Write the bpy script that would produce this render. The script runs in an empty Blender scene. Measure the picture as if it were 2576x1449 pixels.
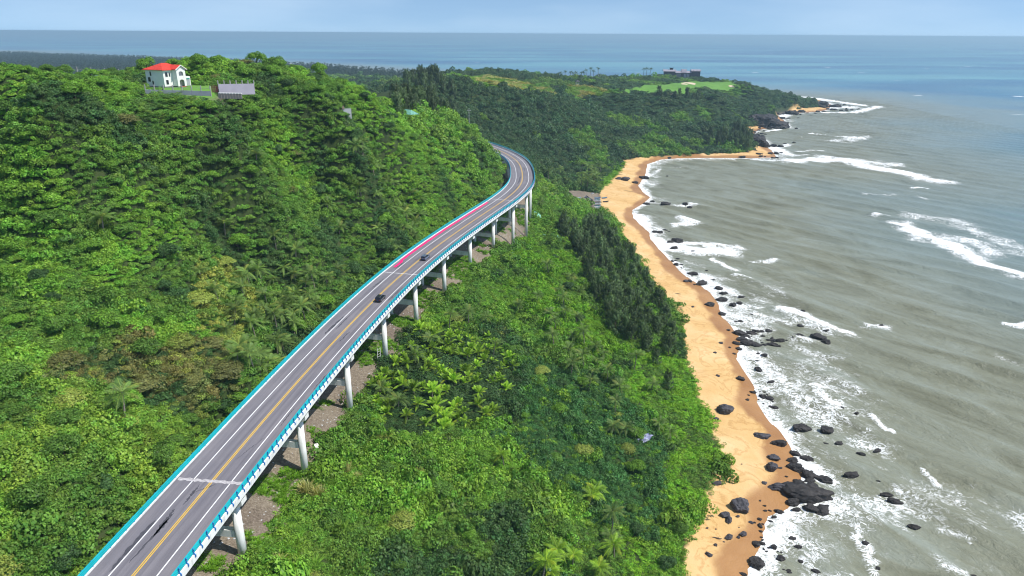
import bpy, bmesh, math, random
import numpy as np
from mathutils import Vector, Matrix, Euler
random.seed(7)
RNG = np.random.default_rng(11)
scene = bpy.context.scene
R = math.radians

# ------------------------------------------------------------------ camera, sky, sun, exposure
CAM_H = 120.0
PITCH, ROLL, FPX = R(20.4), R(0.36), 1722.0          # FPX: focal length in units of a 2576 wide frame
cam_data = bpy.data.cameras.new("camera")
cam = bpy.data.objects.new("camera", cam_data)
scene.collection.objects.link(cam)
cam_data.sensor_width = 36.0
cam_data.lens = FPX / 2576.0 * 36.0
cam_data.clip_start = 0.5
cam_data.clip_end = 200000.0
cam.matrix_world = (Matrix.Translation((0, 0, CAM_H)) @ Matrix.Rotation(math.pi / 2 - PITCH, 4, 'X')
                    @ Matrix.Rotation(ROLL, 4, 'Z'))
scene.camera = cam

SUN_EL, SUN_AZ = R(57), R(107)                        # azimuth clockwise from +Y
world = bpy.data.worlds.new("World")
scene.world = world
world.use_nodes = True
wn, wl = world.node_tree.nodes, world.node_tree.links
wn.clear()
sky = wn.new('ShaderNodeTexSky')
sky.sky_type = 'NISHITA'
sky.sun_disc = False
sky.sun_elevation = SUN_EL
sky.sun_rotation = SUN_AZ
sky.altitude = 0
sky.air_density = 1.0
sky.dust_density = 0.4
sky.ozone_density = 2.0
wb = wn.new('ShaderNodeBackground')
wb.inputs['Strength'].default_value = 0.12
wo = wn.new('ShaderNodeOutputWorld')
# the real horizon air lies in the haze box, so the sky is looked up a little above the horizon; thin cloud veils on top
tcw = wn.new('ShaderNodeTexCoord')
lift = wn.new('ShaderNodeVectorMath'); lift.operation = 'ADD'
lift.inputs[1].default_value = (0, 0, 0.16)
nrm = wn.new('ShaderNodeVectorMath'); nrm.operation = 'NORMALIZE'
wl.new(tcw.outputs['Generated'], lift.inputs[0])
wl.new(lift.outputs[0], nrm.inputs[0])
wl.new(nrm.outputs[0], sky.inputs['Vector'])
cvm = wn.new('ShaderNodeVectorMath'); cvm.operation = 'MULTIPLY'
cvm.inputs[1].default_value = (2.6, 2.6, 13.0)
wl.new(tcw.outputs['Generated'], cvm.inputs[0])
cn = wn.new('ShaderNodeTexNoise')
cn.inputs['Scale'].default_value = 1.0
cn.inputs['Detail'].default_value = 5
wl.new(cvm.outputs[0], cn.inputs['Vector'])
cr_ = wn.new('ShaderNodeValToRGB')
cr_.color_ramp.elements[0].position = 0.42
cr_.color_ramp.elements[1].position = 0.85
cr_.color_ramp.elements[1].color = (0.24, 0.24, 0.24, 1)
wl.new(cn.outputs['Fac'], cr_.inputs['Fac'])
cmx = wn.new('ShaderNodeMix'); cmx.data_type = 'RGBA'
cmx.inputs[7].default_value = (7.5, 8.6, 9.4, 1)
wl.new(cr_.outputs[0], cmx.inputs[0])
gain = wn.new('ShaderNodeMix'); gain.data_type = 'RGBA'; gain.blend_type = 'MULTIPLY'
gain.inputs[0].default_value = 1.0
gain.inputs[7].default_value = (0.98, 1.04, 1.06, 1)
wl.new(sky.outputs[0], gain.inputs[6])
wl.new(gain.outputs[2], cmx.inputs[6])
wl.new(cmx.outputs[2], wb.inputs['Color'])
wl.new(wb.outputs[0], wo.inputs['Surface'])

sun_d = bpy.data.lights.new("sun", 'SUN')
sun_d.energy = 4.6
sun_d.angle = R(0.5)
sun_d.color = (1.0, 0.955, 0.88)
sun = bpy.data.objects.new("sun", sun_d)
scene.collection.objects.link(sun)
to_sun = Vector((math.cos(SUN_EL) * math.sin(SUN_AZ), math.cos(SUN_EL) * math.cos(SUN_AZ), math.sin(SUN_EL)))
sun.rotation_euler = to_sun.to_track_quat('Z', 'Y').to_euler()
sun.location = (300, 0, 400)

scene.view_settings.view_transform = 'Standard'
scene.view_settings.look = 'None'
scene.view_settings.gamma = 1.0
scene.view_settings.exposure = 0.25
scene.render.engine = 'CYCLES'
scene.cycles.use_denoising = True
scene.cycles.max_bounces = 6
scene.cycles.diffuse_bounces = 3
scene.cycles.glossy_bounces = 2
scene.cycles.transmission_bounces = 3
scene.cycles.volume_bounces = 0
scene.cycles.sample_clamp_indirect = 4.0
scene.cycles.filter_width = 1.1

# ------------------------------------------------------------------ helpers: rays, noise, curves
def ray(px, py):
    x = (px - 1288.0) / FPX
    y = -(py - 724.5) / FPX
    c, s = math.cos(ROLL), math.sin(ROLL)
    xr, yr = x * c - y * s, x * s + y * c
    return np.array([xr, math.cos(PITCH) + yr * math.sin(PITCH), -math.sin(PITCH) + yr * math.cos(PITCH)])

def at_z(px, py, z):
    d = ray(px, py)
    return d * ((z - CAM_H) / d[2]) + np.array([0, 0, CAM_H])

def at_d(px, py, depth):
    return np.array([0, 0, CAM_H]) + ray(px, py) * depth

def hash2(ix, iy, seed):
    n = (ix.astype(np.int64) * 374761393 + iy.astype(np.int64) * 668265263 + seed * 1274126177) & 0x7fffffff
    n = ((n ^ (n >> 13)) * 1274126177) & 0x7fffffff
    return ((n ^ (n >> 16)) & 0xffff) / 65535.0

def vnoise(x, y, scale, seed=0):
    x = np.asarray(x, float) / scale + 1000.0
    y = np.asarray(y, float) / scale + 1000.0
    ix, iy = np.floor(x), np.floor(y)
    fx, fy = x - ix, y - iy
    fx, fy = fx * fx * (3 - 2 * fx), fy * fy * (3 - 2 * fy)
    a, b = hash2(ix, iy, seed), hash2(ix + 1, iy, seed)
    c, d = hash2(ix, iy + 1, seed), hash2(ix + 1, iy + 1, seed)
    return (a * (1 - fx) + b * fx) * (1 - fy) + (c * (1 - fx) + d * fx) * fy

def fbm(x, y, scale, octaves=4, seed=0):
    s, a, t = 0.0, 1.0, 0.0
    for i in range(octaves):
        s = s + a * vnoise(x, y, scale / 2 ** i, seed + i)
        t += a
        a *= 0.5
    return s / t

def smooth(e0, e1, x):
    t = np.clip((np.asarray(x, float) - e0) / (e1 - e0), 0, 1)
    return t * t * (3 - 2 * t)

def pl_dist(X, Y, poly, signed=False):
    """distance from points to a polyline (and parameter, side)"""
    best = np.full(X.shape, 1e18)
    for (x0, y0), (x1, y1) in zip(poly[:-1], poly[1:]):
        dx, dy = x1 - x0, y1 - y0
        L = dx * dx + dy * dy + 1e-9
        t = np.clip(((X - x0) * dx + (Y - y0) * dy) / L, 0, 1)
        d = (X - x0 - t * dx) ** 2 + (Y - y0 - t * dy) ** 2
        best = np.minimum(best, d)
    return np.sqrt(best)

def inside(X, Y, poly):
    c = np.zeros(X.shape, bool)
    n = len(poly)
    j = n - 1
    for i in range(n):
        xi, yi = poly[i][:2]
        xj, yj = poly[j][:2]
        if yi != yj:
            c ^= ((yi > Y) != (yj > Y)) & (X < (xj - xi) * (Y - yi) / (yj - yi) + xi)
        j = i
    return c

def spline(P, step):
    P = np.asarray(P, float)
    d = np.r_[0, np.cumsum(np.linalg.norm(np.diff(P, axis=0), axis=1))]
    m, h = len(d), np.diff(d)
    A, B = np.zeros((m, m)), np.zeros((m, P.shape[1]))
    A[0, 0] = A[-1, -1] = 1
    for i in range(1, m - 1):
        A[i, i - 1], A[i, i], A[i, i + 1] = h[i - 1], 2 * (h[i - 1] + h[i]), h[i]
        B[i] = 6 * ((P[i + 1] - P[i]) / h[i] - (P[i] - P[i - 1]) / h[i - 1])
    M = np.linalg.solve(A, B)
    s = np.linspace(0, d[-1], int(d[-1] / step) + 1)
    i = np.clip(np.searchsorted(d, s) - 1, 0, m - 2)
    a, b, hh = (d[i + 1] - s)[:, None], (s - d[i])[:, None], h[i][:, None]
    return M[i] * a ** 3 / (6 * hh) + M[i + 1] * b ** 3 / (6 * hh) + (P[i] / hh - M[i] * hh / 6) * a + (P[i + 1] / hh - M[i + 1] * hh / 6) * b, s

# ------------------------------------------------------------------ helpers: objects and materials
col = scene.collection
def link(o, parent=None):
    col.objects.link(o)
    if parent is not None:
        o.parent = parent
    return o

def tag(o, label=None, cat=None, group=None, kind=None):
    if label: o["label"] = label
    if cat: o["category"] = cat
    if group: o["group"] = group
    if kind: o["kind"] = kind
    return o

def thing(name, loc, rz=0.0, label=None, cat=None, group=None):
    o = bpy.data.objects.new(name, None)
    o.empty_display_size = 0.3
    o.location = loc
    o.rotation_euler = (0, 0, rz)
    link(o)
    return tag(o, label, cat, group)

def mesh_obj(name, verts, faces, mat=None, parent=None, smooth_shade=False):
    me = bpy.data.meshes.new(name)
    me.from_pydata([tuple(v) for v in verts], [], [tuple(f) for f in faces])
    if mat: me.materials.append(mat)
    if smooth_shade:
        me.polygons.foreach_set("use_smooth", [True] * len(me.polygons))
    me.update()
    o = bpy.data.objects.new(name, me)
    return link(o, parent)

def copy_tree(o, parent=None):
    c = o.copy()
    link(c, parent)
    for ch in list(o.children):
        copy_tree(ch, c)
    return c

class MB:
    """collects simple solids and links them as one mesh object"""
    def __init__(self):
        self.v, self.f = [], []
    def add(self, verts, faces):
        b = len(self.v)
        self.v += [tuple(map(float, p)) for p in verts]
        self.f += [tuple(i + b for i in f) for f in faces]
        return self
    def box(self, x0, x1, y0, y1, z0, z1):
        v = [(x0, y0, z0), (x1, y0, z0), (x1, y1, z0), (x0, y1, z0), (x0, y0, z1), (x1, y0, z1), (x1, y1, z1), (x0, y1, z1)]
        return self.add(v, [(0, 3, 2, 1), (4, 5, 6, 7), (0, 1, 5, 4), (1, 2, 6, 5), (2, 3, 7, 6), (3, 0, 4, 7)])
    def prism(self, poly, axis, a, b):
        """2D polygon extruded along axis: 'x' poly=(y,z), 'y' poly=(x,z), 'z' poly=(x,y)"""
        n = len(poly)
        f = {'x': lambda p, t: (t, p[0], p[1]), 'y': lambda p, t: (p[0], t, p[1]), 'z': lambda p, t: (p[0], p[1], t)}[axis]
        v = [f(p, a) for p in poly] + [f(p, b) for p in poly]
        return self.add(v, [tuple(range(n)), tuple(range(2 * n - 1, n - 1, -1))] + [(i, i + n, (i + 1) % n + n, (i + 1) % n) for i in range(n)])
    def tube(self, pts, radii, n=8):
        pts = [Vector(p) for p in pts]
        v, f = [], []
        for i, p in enumerate(pts):
            t = (pts[min(i + 1, len(pts) - 1)] - pts[max(i - 1, 0)]).normalized()
            a = t.orthogonal().normalized() if abs(t.z) < 0.95 else Vector((1, 0, 0))
            a = (a - t * a.dot(t)).normalized()
            b = t.cross(a)
            r = radii[i] if hasattr(radii, '__len__') else radii
            for k in range(n):
                w = 2 * math.pi * k / n
                v.append(p + (a * math.cos(w) + b * math.sin(w)) * r)
        for i in range(len(pts) - 1):
            for k in range(n):
                f.append((i * n + k, i * n + (k + 1) % n, (i + 1) * n + (k + 1) % n, (i + 1) * n + k))
        f.append(tuple(range(n - 1, -1, -1)))
        f.append(tuple(range((len(pts) - 1) * n, len(pts) * n)))
        return self.add(v, f)
    def build(self, name, mat=None, parent=None, smooth_shade=False):
        return mesh_obj(name, self.v, self.f, mat, parent, smooth_shade)

def new_mat(name):
    m = bpy.data.materials.new(name)
    m.use_nodes = True
    nt = m.node_tree
    return m, nt, nt.nodes['Principled BSDF']

def noise_node(nt, scale, detail=4, vec=None, rough=0.55, dist=0.0):
    n = nt.nodes.new('ShaderNodeTexNoise')
    n.inputs['Scale'].default_value = scale
    n.inputs['Detail'].default_value = detail
    n.inputs['Roughness'].default_value = rough
    n.inputs['Distortion'].default_value = dist
    if vec is not None: nt.links.new(vec, n.inputs['Vector'])
    return n

def ramp_node(nt, fac, stops):
    r = nt.nodes.new('ShaderNodeValToRGB')
    e = r.color_ramp.elements
    while len(e) < len(stops): e.new(0.5)
    for el, (p, c) in zip(e, stops):
        el.position = p
        el.color = (*c, 1) if len(c) == 3 else c
    nt.links.new(fac, r.inputs['Fac'])
    return r

def math_node(nt, op, a, b=None, clamp=False):
    n = nt.nodes.new('ShaderNodeMath')
    n.operation = op
    n.use_clamp = clamp
    for i, v in enumerate((a, b)):
        if v is None: continue
        if isinstance(v, (int, float)): n.inputs[i].default_value = v
        else: nt.links.new(v, n.inputs[i])
    return n.outputs[0]

def mix_node(nt, fac, a, b, mode='MIX'):
    n = nt.nodes.new('ShaderNodeMix')
    n.data_type = 'RGBA'
    n.blend_type = mode
    for sock, v in ((n.inputs[0], fac), (n.inputs[6], a), (n.inputs[7], b)):
        if isinstance(v, (int, float)): sock.default_value = v
        elif isinstance(v, tuple): sock.default_value = (*v, 1)
        else: nt.links.new(v, sock)
    return n.outputs[2]

def attr_node(nt, name, typ='GEOMETRY'):
    n = nt.nodes.new('ShaderNodeAttribute')
    n.attribute_name = name
    n.attribute_type = typ
    return n

def obj_coord(nt):
    return nt.nodes.new('ShaderNodeTexCoord').outputs['Object']

def bump(nt, bsdf, height, strength, dist):
    b = nt.nodes.new('ShaderNodeBump')
    b.inputs['Strength'].default_value = strength
    b.inputs['Distance'].default_value = dist
    nt.links.new(height, b.inputs['Height'])
    nt.links.new(b.outputs[0], bsdf.inputs['Normal'])

def plain(name, c, rough=0.6, var=0.12, scale=1.5, metal=0.0, spec=None):
    """a paint / plaster / concrete surface with soft uneven wear"""
    m, nt, b = new_mat(name)
    n = noise_node(nt, scale, 5, obj_coord(nt))
    lo = tuple(max(0, x * (1 - var)) for x in c)
    hi = tuple(min(1, x * (1 + var)) for x in c)
    r = ramp_node(nt, n.outputs['Fac'], [(0.3, lo), (0.7, hi)])
    nt.links.new(r.outputs[0], b.inputs['Base Color'])
    b.inputs['Roughness'].default_value = rough
    b.inputs['Metallic'].default_value = metal
    if spec is not None: b.inputs['Specular IOR Level'].default_value = spec
    return m

# ------------------------------------------------------------------ the shoreline, the vegetation edge
def pxs(lst, z):
    return [tuple(at_z(x, y, z)[:2]) for x, y in lst]

SHORE_PX = [(1874, 1449), (1904, 1376), (1930, 1299), (1984, 1276), (2017, 1196), (1974, 1109), (1960, 1086), (1930, 1056), (1904, 1016),
 (1894, 976), (1851, 900), (1862, 853), (1841, 826), (1811, 793), (1807, 766), (1784, 736), (1751, 713), (1717, 690), (1665, 636),
 (1635, 603), (1632, 586), (1592, 549), (1589, 529), (1622, 509), (1635, 496), (1615, 483), (1605, 466), (1622, 443), (1628, 413),
 (1659, 401), (1715, 397.5), (1784, 397), (1870, 398), (1951, 396), (1944, 383), (1914, 360), (1890, 340), (1904, 328), (1935, 322),
 (1984, 320), (1970, 303), (1954, 290), (1984, 285), (2050, 282), (2080, 277), (2092, 264), (2060, 251)]
VEG_PX = [(1712, 1449), (1734, 1306), (1767, 1289), (1771, 1243), (1784, 1219), (1797, 1196), (1820, 1179), (1814, 1133), (1787, 1076),
 (1780, 1036), (1750, 999), (1744, 966), (1724, 916), (1712, 816), (1690, 775), (1662, 736), (1609, 670), (1552, 566), (1512, 526), (1508, 483),
 (1508, 460), (1538, 443), (1560, 413), (1566, 402), (1625, 394), (1713, 388), (1774, 385), (1886, 383), (1887, 368), (1890, 353),
 (1873, 338), (1873, 323), (1897, 314), (1930, 313), (1952, 297), (1950, 286), (1984, 280), (2010, 273), (2050, 270), (2056, 262), (2040, 252)]
shore = [(20, -900), (34, -200), (46, 40)] + pxs(SHORE_PX, 0.0)
shore_back = [(470, 1500), (200, 1720), (-100, 1950), (-340, 2150), (-620, 2480), (-1330, 3050), (-2800, 3850), (-6500, 5600)]
shore += shore_back
land_poly = shore + [(-9000, 5600), (-9000, -900)]
veg = [(-4, -900), (10, -200), (24, 40)] + pxs(VEG_PX, 3.0)

# ------------------------------------------------------------------ viaduct centre line
DECK_Z = 43.0
CL = [(-60, 20), (-59.5, 50), (-56.9, 81.5), (-54.6, 104.5), (-50.4, 141.8), (-44.8, 181), (-37.2, 220.7), (-26.5, 261.2), (-12, 307),
      (0.8, 349.8), (5.0, 376), (5.6, 398.8), (2.1, 444.5), (-9.0, 482), (-22, 510), (-38, 536), (-60, 562)]
C2, CS = spline(CL, 1.0)
CT = np.gradient(C2, axis=0)
CT /= np.linalg.norm(CT, axis=1)[:, None]
CN = np.c_[CT[:, 1], -CT[:, 0]]
def deck_pt(s, off, z=DECK_Z):
    i = np.interp(s, CS, np.arange(len(CS)))
    j = min(int(i), len(CS) - 2)
    f = i - j
    p = C2[j] * (1 - f) + C2[j + 1] * f
    n = CN[j] * (1 - f) + CN[j + 1] * f
    return np.array([p[0] + n[0] * off, p[1] + n[1] * off, z])
def deck_angle(s):
    j = int(np.clip(s, 0, len(CS) - 1))
    return math.atan2(CT[j][1], CT[j][0])

# ------------------------------------------------------------------ terrain heights
CP = []
def cpx(px, py, zc, drop=4.5):
    p = at_z(px, py, zc)
    CP.append((p[0], p[1], zc - drop))
for q in shore[::1]: CP.append((q[0], q[1], 0.0))
for q in veg[3:]: CP.append((q[0], q[1], 3.2))
# under the deck: columns stand on this strip
for s, zb in [(0, 30), (30, 30), (54, 29), (83, 28.5), (112, 26), (142, 25.5), (171, 27), (201, 26.5), (230, 27.5), (259, 29.5), (288, 28), (318, 24), (345, 21), (375, 23), (400, 27), (432, 30), (462, 33), (495, 37)]:
    for off, dz in ((-12, 8.0 if s < 400 else 6), (-8.5, 3.5), (-4.5, 1.0), (0, 0.4), (4.5, -0.3), (8, -1.2)):
        if 300 < s < 400 and off > 2: dz -= 4 + off * 0.3
        if s > 400 and off < 0: dz = min(dz, 4) - 1
        p = deck_pt(s, off)
        CP.append((p[0], p[1], zb + dz))
# the hillside on the left (canopy heights, ground lies below)
for a in [(0, 1449, 47), (0, 1200, 55), (0, 1000, 60), (0, 800, 66), (0, 600, 74), (0, 400, 85), (0, 250, 98), (0, 140, 113), (110, 165, 112),
          (250, 196, 106), (330, 240, 103), (850, 222, 101), (760, 200, 104), (960, 258, 93), (870, 270, 93), (1000, 275, 87),
          (1110, 292, 80), (1185, 310, 72), (1225, 350, 60), (1243, 392, 53), (600, 600, 62), (600, 900, 50), (300, 300, 95), (800, 400, 77),
          (1000, 500, 54), (400, 1200, 43), (200, 800, 63), (400, 500, 78), (600, 350, 87), (1100, 450, 58), (1180, 400, 58), (200, 1150, 54),
          (300, 1000, 54), (900, 600, 50)]:
    cpx(*a)
for a in [(-165, 60, 88), (-120, 0, 66), (-260, 120, 104), (-330, 230, 106), (-260, 330, 98), (-190, 380, 86), (-120, 340, 84), (-75, 330, 86),
          (-60, 450, 58), (-85, 520, 46), (-60, 562, 42.5), (-100, 600, 44), (-40, 600, 38), (-300, 600, 48), (-200, 720, 34), (-500, 950, 22), (-900, 1300, 14),
          (-300, 1300, 13), (-1500, 2000, 10), (-600, 1900, 9), (-2600, 3100, 9), (-3600, 2000, 12), (-1600, 800, 40), (-900, 400, 90),
          (-900, -300, 90), (-200, -300, 60), (-300, 1700, 10), (-100, 1600, 10), (-1000, 2400, 8), (-9000, 0, 60), (-9000, 5000, 10), (-6000, 3000, 15)]:
    CP.append(a)
CP += [(-118, 224, 101.2), (-105, 216, 101.2), (-100, 236, 101.2), (-96, 208, 98.5), (-86, 210, 97.5), (-112, 204, 98.5)]
# far hill with dark trees, grassy ridge, plateau, headland
def cpd(px, py, depth, drop=4.5):
    p = at_d(px, py, depth)
    CP.append((p[0], p[1], p[2] - drop))
for a in [(1010, 262, 540), (1100, 282, 545), (1170, 270, 570), (1000, 225, 585), (1075, 212, 615), (1150, 205, 640), (1250, 203, 670), (1330, 222, 700), (1400, 243, 730),
          (1230, 172, 1000), (1190, 178, 950), (1300, 192, 1100), (1480, 205, 1080), (1640, 192, 1230), (1420, 218, 860), (1500, 222, 850), (1450, 240, 820),
          (950, 205, 900), (900, 195, 1300), (830, 192, 1500), (700, 188, 1500),
          (1300, 290, 655), (1400, 300, 690), (1500, 300, 735), (1600, 300, 785), (1700, 300, 805), (1800, 300, 850), (1850, 270, 960), (1950, 268, 1080),
          (1500, 350, 700), (1600, 350, 735), (1750, 350, 755), (1850, 340, 800), (1400, 350, 650), (1300, 335, 620), (1220, 330, 575),
          (1350, 400, 570), (1450, 400, 640), (1440, 440, 590), (1400, 480, 520), (1380, 440, 545),
          (1900, 217, 1110), (1970, 235, 1150), (2010, 247, 1160), (1680, 240, 860), (1800, 235, 930)]:
    cpd(*a)
for a in [(1545, 236, 840), (1640, 214, 1010), (1700, 236, 870), (1700, 206, 1090), (1797, 230, 940), (1790, 206, 1120), (1885, 212, 1090), (1720, 196, 1190)]:
    cpd(*a, drop=0.5)
# seaward slope below the viaduct
for s, mid in [(60, 15), (110, 14), (160, 13), (210, 12), (260, 13), (300, 13), (340, 11)]:
    p = deck_pt(s, 8.0)
    d = np.array(veg[3:])
    q = d[np.argmin(((d - p[:2]) ** 2).sum(1))]
    for t, z in ((0.25, 0.70), (0.5, 0.44), (0.75, 0.2)):
        CP.append((p[0] * (1 - t) + q[0] * t, p[1] * (1 - t) + q[1] * t, 3.2 + 23 * z))
for a in [(1380, 560, 16), (1420, 620, 13), (1480, 640, 9), (1560, 720, 8), (1620, 800, 7), (1450, 540, 8), (1300, 700, 21), (1400, 800, 17), (1350, 520, 22)]:
    cpx(*a, drop=2.0)
CP = np.array(CP)
# drop near-duplicates
keep = []
for i, p in enumerate(CP):
    if all((CP[j, 0] - p[0]) ** 2 + (CP[j, 1] - p[1]) ** 2 > 2.0 for j in keep): keep.append(i)
CP = CP[keep]
def kern(X, Y, P):
    return np.sqrt((X[:, None] - P[None, :, 0]) ** 2 + (Y[:, None] - P[None, :, 1]) ** 2 + 16.0)
A = kern(CP[:, 0], CP[:, 1], CP) - 1e-6
n_cp = len(CP)
Aug = np.zeros((n_cp + 1, n_cp + 1))
Aug[:n_cp, :n_cp] = A + np.eye(n_cp) * (-1.0)
Aug[:n_cp, n_cp] = Aug[n_cp, :n_cp] = 1
RBW = np.linalg.solve(Aug, np.r_[CP[:, 2], 0])

def axis(segs):
    out = [segs[0][0]]
    for a, b, st in segs:
        n = max(1, int(round((b - a) / st)))
        out += list(np.linspace(a, b, n + 1)[1:])
    return np.array(out)
GX = axis([(-9000, -3000, 500), (-3000, -1000, 80), (-1000, -280, 18), (-280, -130, 4), (-130, 140, 1.6), (140, 640, 5), (640, 1000, 40)])
GY = axis([(-900, 0, 45), (0, 60, 4), (60, 420, 1.6), (420, 780, 3.5), (780, 1400, 7), (1400, 3000, 30), (3000, 5600, 200)])
XX, YY = np.meshgrid(GX, GY)
fx, fy = XX.ravel(), YY.ravel()
zt = np.zeros(len(fx))
for i in range(0, len(fx), 8000):
    zt[i:i + 8000] = kern(fx[i:i + 8000], fy[i:i + 8000], CP) @ RBW[:n_cp] + RBW[n_cp]
sd = pl_dist(fx, fy, shore)
dv = pl_dist(fx, fy, veg)
land = inside(fx, fy, land_poly)
# the sand is what lies between the shoreline and the vegetation edge
sand_poly = veg[1:] + [tuple(p) for p in pxs(SHORE_PX, 0.0)][::-1] + [(46, 40), (34, -200)]
is_sand = inside(fx, fy, sand_poly) & land
beach_z = 3.2 * (sd / (sd + dv + 1e-6)) ** 0.8
inland = np.maximum(zt, 2.6 + 0.10 * np.minimum(dv, 60))
inland = np.where(fy > 1250, np.maximum(zt, np.minimum(sd * 0.3, 4)), inland)
dl = pl_dist(fx, fy, [tuple(p) for p in C2[::6]])
rough_amt = smooth(0, 25, dv) * smooth(9, 22, dl)
inland = inland + rough_amt * ((fbm(fx, fy, 26, 3, 3) - 0.5) * 6.0 + (fbm(fx, fy, 8, 2, 9) - 0.5) * 2.6)
# level plot of the villa
plot = np.exp(-(((fx + 114) / 21) ** 2 + ((fy - 238) / 17) ** 2) ** 3)
inland = inland * (1 - plot) + 102.4 * plot
zt = np.where(land, np.where(is_sand, beach_z, inland), -np.minimum(0.07 * sd, 14.0))
zt = zt + np.where(is_sand, (fbm(fx, fy, 9, 3, 21) - 0.5) * 0.5 * smooth(0, 5, sd), 0)
ZG = zt.reshape(XX.shape)

def ground(x, y):
    x, y = np.atleast_1d(np.asarray(x, float)), np.atleast_1d(np.asarray(y, float))
    i = np.clip(np.searchsorted(GX, x) - 1, 0, len(GX) - 2)
    j = np.clip(np.searchsorted(GY, y) - 1, 0, len(GY) - 2)
    u = np.clip((x - GX[i]) / (GX[i + 1] - GX[i]), 0, 1)
    v = np.clip((y - GY[j]) / (GY[j + 1] - GY[j]), 0, 1)
    return (ZG[j, i] * (1 - u) + ZG[j, i + 1] * u) * (1 - v) + (ZG[j + 1, i] * (1 - u) + ZG[j + 1, i + 1] * u) * v
def gz(x, y): return float(ground(x, y)[0])

def hit(px, py, h=0.0, t0=60.0, t1=4000.0):
    """where the line of sight meets the terrain (raised by h) or the sea"""
    d = ray(px, py)
    t = np.geomspace(t0, t1, 2500)
    P = d[None, :] * t[:, None] + np.array([0, 0, CAM_H])
    g = np.maximum(ground(P[:, 0], P[:, 1]), 0) + h
    k = np.argmax(P[:, 2] <= g)
    if P[k, 2] > g[k]: k = len(t) - 1
    p = P[k]
    return float(p[0]), float(p[1]), float(g[k] - h)

def zone(px_list, h=3.0):
    return [hit(x, y, h)[:2] for x, y in px_list]

DIRT = zone([(470, 1449), (640, 1449), (615, 1400), (650, 1310), (700, 1270), (770, 1285), (790, 1230), (770, 1180), (800, 1090), (880, 1000), (930, 930), (960, 880), (1010, 825), (1060, 790),
             (1130, 735), (1200, 670), (1250, 630), (1225, 600), (1150, 640), (1050, 720), (950, 830), (870, 930), (780, 1060), (690, 1180), (560, 1340)], 0.0)
LAWN = zone([(1541, 233), (1600, 218), (1660, 212), (1700, 208), (1770, 205), (1830, 207), (1897, 213), (1850, 219), (1852, 226), (1797, 231), (1740, 228), (1700, 237), (1640, 233), (1575, 237)], 0.0)
GRASS1 = zone([(1150, 192), (1250, 192), (1320, 206), (1400, 232), (1392, 246), (1300, 232), (1230, 222), (1180, 214)], 0.0)
GRASS2 = zone([(1395, 228), (1430, 216), (1480, 215), (1520, 225), (1545, 236), (1500, 242), (1420, 242)], 0.0)
FIELD = zone([(800, 189), (900, 186), (1000, 189), (960, 197), (850, 197)], 0.0)
BEACHGRASS = zone([(1509, 482), (1511, 452), (1540, 430), (1565, 405), (1572, 412), (1552, 440), (1530, 458)], 0.0)
ROCKCUT = zone([(1375, 505), (1400, 540), (1425, 560), (1440, 580), (1420, 575), (1385, 545), (1362, 515)], 0.0)

dirt_m = smooth(-2.5, 1.0, np.where(inside(fx, fy, DIRT), 1, -1) * pl_dist(fx, fy, DIRT + DIRT[:1]) + (fbm(fx, fy, 6, 3, 5) - 0.5) * 5)
dirt_m = np.maximum(dirt_m, smooth(9.5, 7.0, dl) * (fy < 545))
dirt_m = np.maximum(dirt_m, smooth(13, 10, dl) * (fy > 385) * (fy < 470) * smooth(.3, .5, fbm(fx, fy, 8, 3, 17)))
dirt_m = np.maximum(dirt_m, smooth(6.5, 5.5, pl_dist(fx, fy, [(-118, 232), (-98, 228), (-86, 224)])) * (np.abs(fx + 100) < 40))
BOATYARD = zone([(1412, 474), (1440, 478), (1505, 483), (1514, 500), (1513, 530), (1492, 532), (1484, 516), (1430, 500)], 0.0)
dirt_m = np.maximum(dirt_m, inside(fx, fy, BOATYARD) & ~is_sand)
lawn_m = inside(fx, fy, LAWN).astype(float)
yard_m = smooth(1.15, 0.95, ((fx + 109) / 12) ** 2 + ((fy - 235) / 12) ** 2)
lawn_m = np.maximum(lawn_m, yard_m)
grass_m = (inside(fx, fy, FIELD) | inside(fx, fy, GRASS1) | inside(fx, fy, GRASS2) | inside(fx, fy, BEACHGRASS)).astype(float)
rock_m = smooth(10, 1, sd) * (~is_sand) * (fy > 800) * (fy < 1400) * smooth(9, 2, zt)
rock_m = np.maximum(rock_m, inside(fx, fy, ROCKCUT).astype(float))
sand_m = is_sand.astype(float) + (~land) * 1.0
wet = smooth(7.6, 5.6, sd + (fbm(fx, fy, 16, 3, 31) - 0.5) * 10) * is_sand + (~land)

def grid_mesh(name, gx, gy, Z, mat, attrs):
    nx, ny = len(gx), len(gy)
    X, Y = np.meshgrid(gx, gy)
    co = np.stack([X.ravel(), Y.ravel(), Z.ravel()], 1).astype(np.float32)
    idx = np.arange(nx * ny).reshape(ny, nx)
    quads = np.stack([idx[:-1, :-1], idx[:-1, 1:], idx[1:, 1:], idx[1:, :-1]], -1).reshape(-1, 4)
    me = bpy.data.meshes.new(name)
    me.vertices.add(nx * ny)
    me.vertices.foreach_set("co", co.ravel())
    me.loops.add(quads.size)
    me.loops.foreach_set("vertex_index", quads.ravel().astype(np.int32))
    me.polygons.add(len(quads))
    me.polygons.foreach_set("loop_start", np.arange(0, quads.size, 4, dtype=np.int32))
    me.polygons.foreach_set("use_smooth", np.ones(len(quads), bool))
    for k, v in attrs.items():
        a = me.attributes.new(k, 'FLOAT', 'POINT')
        a.data.foreach_set("value", v.astype(np.float32).ravel())
    me.update(calc_edges=True)
    me.materials.append(mat)
    o = bpy.data.objects.new(name, me)
    return link(o)

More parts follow.
